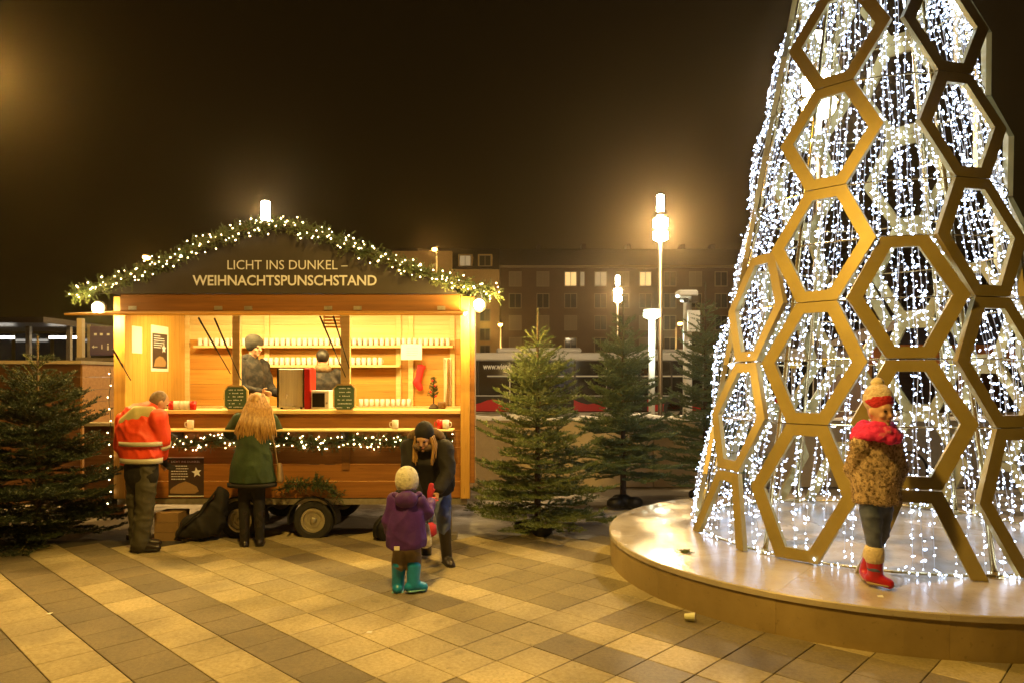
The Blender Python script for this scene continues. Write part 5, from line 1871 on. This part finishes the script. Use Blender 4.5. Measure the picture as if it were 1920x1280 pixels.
def sodium(px, py, Y, label, power, arm=1.2, ox=0.0, at=None, spot=None):
    t = W(px, py, Y) if at is None else np.array(at, float)
    Y = t[1]
    r = thing('street_lamp', label, 'street lamp', (t[0], Y, 0), 'orange street lamps of the streets around')
    part('pole', MB().lathe([(.08, -.03), (.06, t[2] - .2)], (t[0] + ox, Y + arm, 0), 10), 'galv', r, smooth=True)
    part('arm', MB().tube((t[0] + ox, Y + arm, t[2] - .22), (t[0], Y + .12, t[2] + .08), .035), 'galv', r)
    hd = part('lamp_head', MB().ell((t[0], Y, t[2] + .06), (.17, .30, .07), nu=14, nv=8), 'galv', r, smooth=True)
    part('bulb', MB().ell((t[0], Y - .02, t[2] - .03), (.15, .24, .11), nu=14, nv=8), M['sodium'], hd, smooth=True)
    if power:
        p = (t[0], Y - .02, t[2] - .28)
        if spot:
            lamp_light('sodium_light', 'SPOT', p, power, (1.0, .60, .12), r, .15, (p[0], p[1], 0), R(spot))
        else:
            lamp_light('sodium_light', 'POINT', p, power, (1.0, .56, .15), r, .15)
    return r
sodium(275, 482, 34, 'small orange street lamp beyond the left roof slope', 120)
sodium(815, 467, 44, 'orange street lamp in front of the yellow house gable', 500)
sodium(938, 608, 50, 'faint orange street lamp at the corner of the yellow house', 500)
sodium(1275, 606, 48, 'faint orange street lamp beside the camera mast', 200)
sodium(-46, 104, 9.6, 'strong orange street lamp at the upper left edge of the square', 1100, arm=.5, ox=-1.4)
sodium(0, 0, 0, 'street lamp on the near side of the square', 1950, arm=.3, ox=-2.5, at=(-1.0, 3.2, 6.6), spot=150)

# white post light with a flat disc head
t = W(1222, 588, 19.0)
pl = thing('post_light', 'white post light with a glowing flat disc head', 'street lamp', (t[0], 19.0, 0))
part('post', MB().lathe([(.085, -.03), (.085, t[2] - .15)], (t[0], 19.0, 0), 14), 'white', pl, smooth=True)
part('disc', MB().lathe([(.10, t[2] - .14), (.22, t[2] - .08), (.22, t[2] + .02), (.12, t[2] + .08)], (t[0], 19.0, 0), 18), M['lamp_green'], pl, smooth=True)
part('cap', MB().lathe([(.23, t[2] + .085), (.20, t[2] + .12)], (t[0], 19.0, 0), 18), 'white', pl)
lamp_light('post_glow', 'POINT', (t[0], 18.6, t[2] - .25), 260, (.9, 1.0, .75), pl, .1)

# camera mast
t = W(1289, 545, 17.0)
cm = thing('camera_mast', 'pale mast with camera head and grey box above the firs', 'mast', (t[0], 17.0, 0))
part('post', MB().lathe([(.12, -.03), (.11, 1.6), (.10, t[2] - .25)], (t[0], 17.0, 0), 14), 'white', cm, smooth=True)
part('head', MB().box(t[0] - .26, t[0] + .22, 16.82, 17.18, t[2] - .16, t[2]), 'white', cm, bevel=.04)
part('camera', MB().tube((t[0] - .15, 16.9, t[2] - .24), (t[0] - .15, 16.55, t[2] - .28), .06).box(t[0] + .02, t[0] + .18, 16.7, 17.0, t[2] - .30, t[2] - .162), 'dark_metal', cm)
part('control_box', MB().box(t[0] - .05, t[0] + .24, 16.74, 16.87, t[2] - 1.0, t[2] - .5), 'white', cm, bevel=.01)

# left side: brown plank hut, low fence, shelter, signs
YH = 10.4
hx0, hx1, hz_ = bx(-160, YH), bx(154, YH), bz(682, YH)
hut = thing('plank_hut', 'closed brown plank hut behind the left fir tree', 'hut', ((hx0 + hx1) / 2, YH, 0))
for i in range(11):
    z0 = -.03 + (hz_ + .03) * i / 11
    z1 = -.03 + (hz_ + .03) * (i + 1) / 11
    part('plank', MB().box(hx0, hx1 - .03, YH, YH + .03, z0 + .002, z1 - .002), 'brown_hut', hut)
    part('plank', MB().box(hx1 - .028, hx1, YH + .005, YH + 1.2, z0 + .002, z1 - .002), 'pine', hut)  # lighter planks: light falling on this side is put into the colour
part('roof', MB().box(hx0 - .1, hx1 + .05, YH - .1, YH + 1.3, hz_ + .002, hz_ + .05), 'concrete', hut)
YF = 9.6
fn = thing('plank_fence', 'low plank fence with pale top board between hut and stall', 'fence', (bx(190, YF), YF, 0))
ft = bz(797, YF)
for i in range(6):
    z0 = -.03 + (ft + .03) * i / 6
    z1 = -.03 + (ft + .03) * (i + 1) / 6
    part('plank', MB().box(bx(158, YF), bx(232, YF), YF, YF + .03, z0 + .002, z1 - .002), 'brown_hut', fn)
part('top_board', MB().box(bx(156, YF), bx(233, YF), YF - .12, YF + .15, ft + .001, ft + .04), 'concrete', fn)
part('post', MB().box(bx(170, YF), bx(176, YF), YF + .032, YF + .09, -.03, ft), 'brown_hut', fn)

YS = 18.0
sh = thing('station_shelter', 'dark glazed station shelter with fluorescent tubes', 'shelter', (bx(40, YS), YS, 0))
part('roof_slab', MB().box(bx(-260, YS), bx(140, YS), YS - 1.2, YS + 2, bz(612, YS), bz(602, YS)), 'dark_metal', sh)
for k in range(6):
    x = bx(-250 + k * 76, YS)
    part('post', MB().box(x - .05, x + .05, YS - .05, YS + .05, -.03, bz(612, YS) - .002), 'galv', sh)
    if k < 5:
        part('glass_panel', MB().box(x + .06, bx(-250 + (k + 1) * 76, YS) - .06, YS + .9, YS + .93, .3, 3.0), 'pane', sh)
for x0, x1 in ((-60, 13), (82, 97), (100, 132)):
    part('tube_lamp', MB().box(bx(x0, YS), bx(x1, YS), YS + .2, YS + .28, bz(634, YS), bz(629, YS)), M['tube'], sh)
YP = 14.0
sp = thing('direction_sign', 'dark violet direction sign with white arrow and pictograms', 'sign', (bx(190, YP), YP, 0))
a, b = W(168, 666, YP), W(222, 612, YP)
part('panel', MB().box(a[0], b[0], YP, YP + .06, a[2], b[2]), 'sign_blue', sp, bevel=.01)
part('post', MB().box(bx(138, YP), bx(148, YP), YP + .1, YP + .2, -.03, bz(596, YP)), 'concrete', sp)
part('cross_bar', MB().box(bx(138, YP), b[0], YP + .07, YP + .098, bz(676, YP), bz(669, YP)), 'galv', sp)
part('rail', MB().box(bx(160, YP), bx(166, YP), YP + .062, YP + .069, bz(669, YP), bz(608, YP)), 'galv', sp)
ar = MB()
cx, cz = bx(178, YP), bz(650, YP)
ar.box(cx - .03, cx + .05, YP - .004, YP - .001, cz - .010, cz + .010).prism([(cx - .06, cz), (cx - .02, cz - .035), (cx - .02, cz + .035)], 1, YP - .004, YP - .001)
part('arrow', ar, 'letters', sp)
text_part('letter', 'i', 'letters', sp, bx(190, YP), bx(192.5, YP), bz(654, YP), YP - .003, bold=.03, height=.09)
part('pictogram', MB().box(bx(201, YP), bx(204, YP), YP - .004, YP - .001, bz(656, YP), bz(648, YP)).ell((bx(202.5, YP), YP - .003, bz(645, YP)), (.016, .003, .016), nu=10, nv=6), 'letters', sp)
for k, x in enumerate((179, 190, 203)):
    part('pictogram', MB().box(bx(x - 2.5, YP), bx(x + 2.5, YP), YP - .004, YP - .001, bz(629, YP), bz(625, YP)), 'letters', sp)
YK = 16.0
ks = thing('kiosk', 'pale green kiosk with a lit white box sign', 'kiosk', (bx(185, YK), YK, 0))
part('wall', MB().box(bx(166, YK), bx(230, YK), YK, YK + 1.5, -.03, bz(697, YK)), 'green_panel', ks)
part('sign_box', MB().box(bx(152, YK), bx(190, YK), YK - .3, YK - .05, bz(694, YK), bz(683, YK)), M['tube'], ks)
part('door', MB().box(bx(170, YK), bx(188, YK), YK - .03, YK - .004, 0, bz(704, YK)), 'green_panel', ks, bevel=.01)
part('notice_board', MB().box(bx(192, YK), bx(210, YK), YK - .02, YK - .004, bz(716, YK), bz(702, YK)), 'paper', ks)

# hut and bicycle behind the light tree
YT = 12.9
h2 = thing('market_hut', 'second wooden market hut behind the honeycomb tree', 'hut', (bx(1790, YT), YT, 0))
x0, x1 = bx(1625, YT), bx(1990, YT)
for i in range(7):
    z0 = -.03 + 1.18 * i / 7
    part('plank', MB().box(x0, x1, YT, YT + .03, z0 + .002, z0 + 1.18 / 7 - .002), 'pink_wood', h2)
part('counter', MB().box(x0 - .05, x1 + .05, YT - .25, YT + .3, 1.152, 1.19), 'pine_pale', h2)
part('fascia', MB().box(x0 - .1, x1 + .1, YT - .06, YT, 2.05, 2.42), 'orange_paint', h2)
part('back_wall', MB().box(x0, x1, YT + 1.6, YT + 1.64, -.03, 2.4), 'brown_hut', h2)
part('side_wall', MB().box(x0, x0 + .04, YT + .032, YT + 1.598, -.03, 2.4), 'brown_hut', h2)
part('roof', MB().prism([(x0 - .25, 2.43), (x1 + .25, 2.43), ((x0 + x1) / 2, 3.2)], 1, YT - .2, YT + 1.8), 'roof', h2)
for x in (x0 + .05, (x0 + x1) / 2, x1 - .05):
    part('post', MB().box(x - .05, x + .05, YT + .005, YT + .10, 1.192, 2.05), 'pine', h2)
YQ = 11.6
bk = thing('bicycle', 'dark bicycle parked behind the honeycomb tree', 'bicycle', (bx(1660, YQ), YQ, -.03))
wx0, wx1, wr_ = bx(1612, YQ), bx(1702, YQ), .33
for x in (wx0, wx1):
    w_ = part('wheel', MB().ring((x, YQ, wr_ - .03), wr_ - .025, wr_, -.018, .018, 32), 'rubber', bk)
    sp_ = MB()
    for k in range(14):
        a = k * 2 * math.pi / 14
        sp_.tube((x, YQ, wr_ - .03), (x + math.cos(a) * (wr_ - .02), YQ, wr_ - .03 + math.sin(a) * (wr_ - .02)), .0025, None, 3)
    part('spokes', sp_, 'rim', w_)
fb = np.array([(wx0 + wx1) / 2 - .05, YQ, wr_ - .05])
st_ = np.array([(wx0 + wx1) / 2 - .18, YQ, .78])
hdl = np.array([wx1 - .20, YQ, .80])
part('frame', MB().tube(fb, st_, .016).tube(fb, hdl, .018).tube(st_, hdl, .015).tube((wx0, YQ, wr_ - .03), fb, .011).tube((wx0, YQ, wr_ - .03), st_, .010), 'dark_metal', bk)
part('fork', MB().tube((wx1, YQ, wr_ - .03), hdl, .013).tube(hdl, hdl + np.array([-.03, 0, .12]), .013), 'dark_metal', bk)
part('handlebar', MB().sweep([hdl + np.array([-.10, -.26, .14]), hdl + np.array([-.02, -.1, .13]), hdl + np.array([-.02, .1, .13]), hdl + np.array([-.10, .26, .14])], [.011] * 4, n=8), 'dark_metal', bk)
part('saddle', MB().ell(st_ + np.array([-.02, 0, .09]), (.13, .07, .03)).tube(st_, st_ + np.array([-.02, 0, .08]), .012), 'black', bk)
for x, y in ((1490, 681), (1541, 679)):
    t = W(x, y, 20.5)
    yp = thing('stop_sign_plate', 'small square yellow stop plate on a post, ' + ('farther from' if x < 1500 else 'nearer to') + ' the market hut', 'sign', (t[0], 20.5, 0))
    part('plate', MB().box(t[0] - .16, t[0] + .16, 20.45, 20.48, t[2] - .13, t[2] + .13), 'yellow_paint', yp)
    part('post', MB().lathe([(.03, -.03), (.03, t[2] + .15)], (t[0], 20.52, 0), 8), 'galv', yp)

# litter
t = W(1293, 1164, 5.29)
cp = thing('paper_cup', 'crumpled pale paper cup lying beside the platform edge', 'cup', (t[0], 5.29, 0))
mb = MB()
d = unit((.9, -.25, .05))
mb.sweep([np.array([t[0] - .035, 5.30, .030]), np.array([t[0] + .035, 5.28, .036])], [.024, .034], n=14, round_=False)
part('cup_wall', mb, 'litter', cp, smooth=False)
part('rim', MB().sweep([np.array([t[0] + .0352, 5.28, .036]), np.array([t[0] + .038, 5.279, .036])], [.036, .036], n=14, round_=False), 'white', cp)
for x, y, lab, z in ((92, 1150, 'tiny pale scrap of paper on the paving at the left', 0), (692, 1185, 'tiny pale scrap of paper in the middle of the paving', 0), (1650, 1118, 'tiny pale scrap of paper below the red boots on the platform', PH)):
    Y = FPX * (CAMZ - z) / (y - HOR)
    p = W(x, y, Y)
    tag(part('paper_scrap', MB().add([p + np.array(q) for q in ((-.02, -.012, .004), (.018, -.016, .003), (.024, .012, .010), (-.012, .016, .005))] + [p + np.array(q) for q in ((-.02, -.012, .002), (.018, -.016, .001), (.024, .012, .008), (-.012, .016, .003))],
        [(0, 1, 2, 3), (7, 6, 5, 4), (0, 4, 5, 1), (1, 5, 6, 2), (2, 6, 7, 3), (3, 7, 4, 0)]), 'paper'), lab, 'paper scrap')
Y = FPX * (CAMZ - PH) / (1035 - HOR)
p = W(1286, 1035, Y)
segs = []
for k in range(26):
    a = random.uniform(0, 6.28)
    q = p + np.array([random.gauss(0, .025), random.gauss(0, .025), .006])
    segs.append((q, q + np.array([math.cos(a), math.sin(a), .12]) * .05, np.array([0, 0, 1.0])))
tr = []
needle_tris(segs, 300, .018, .006, tr)
lt = link('fir_sprig', tri_mesh('fir_sprig', np.concatenate(tr) - p, len(np.concatenate(tr)) // 3), 'leaf_green', None, p)
tag(lt, 'small scattered fir sprig lying on the platform top', 'sprig')
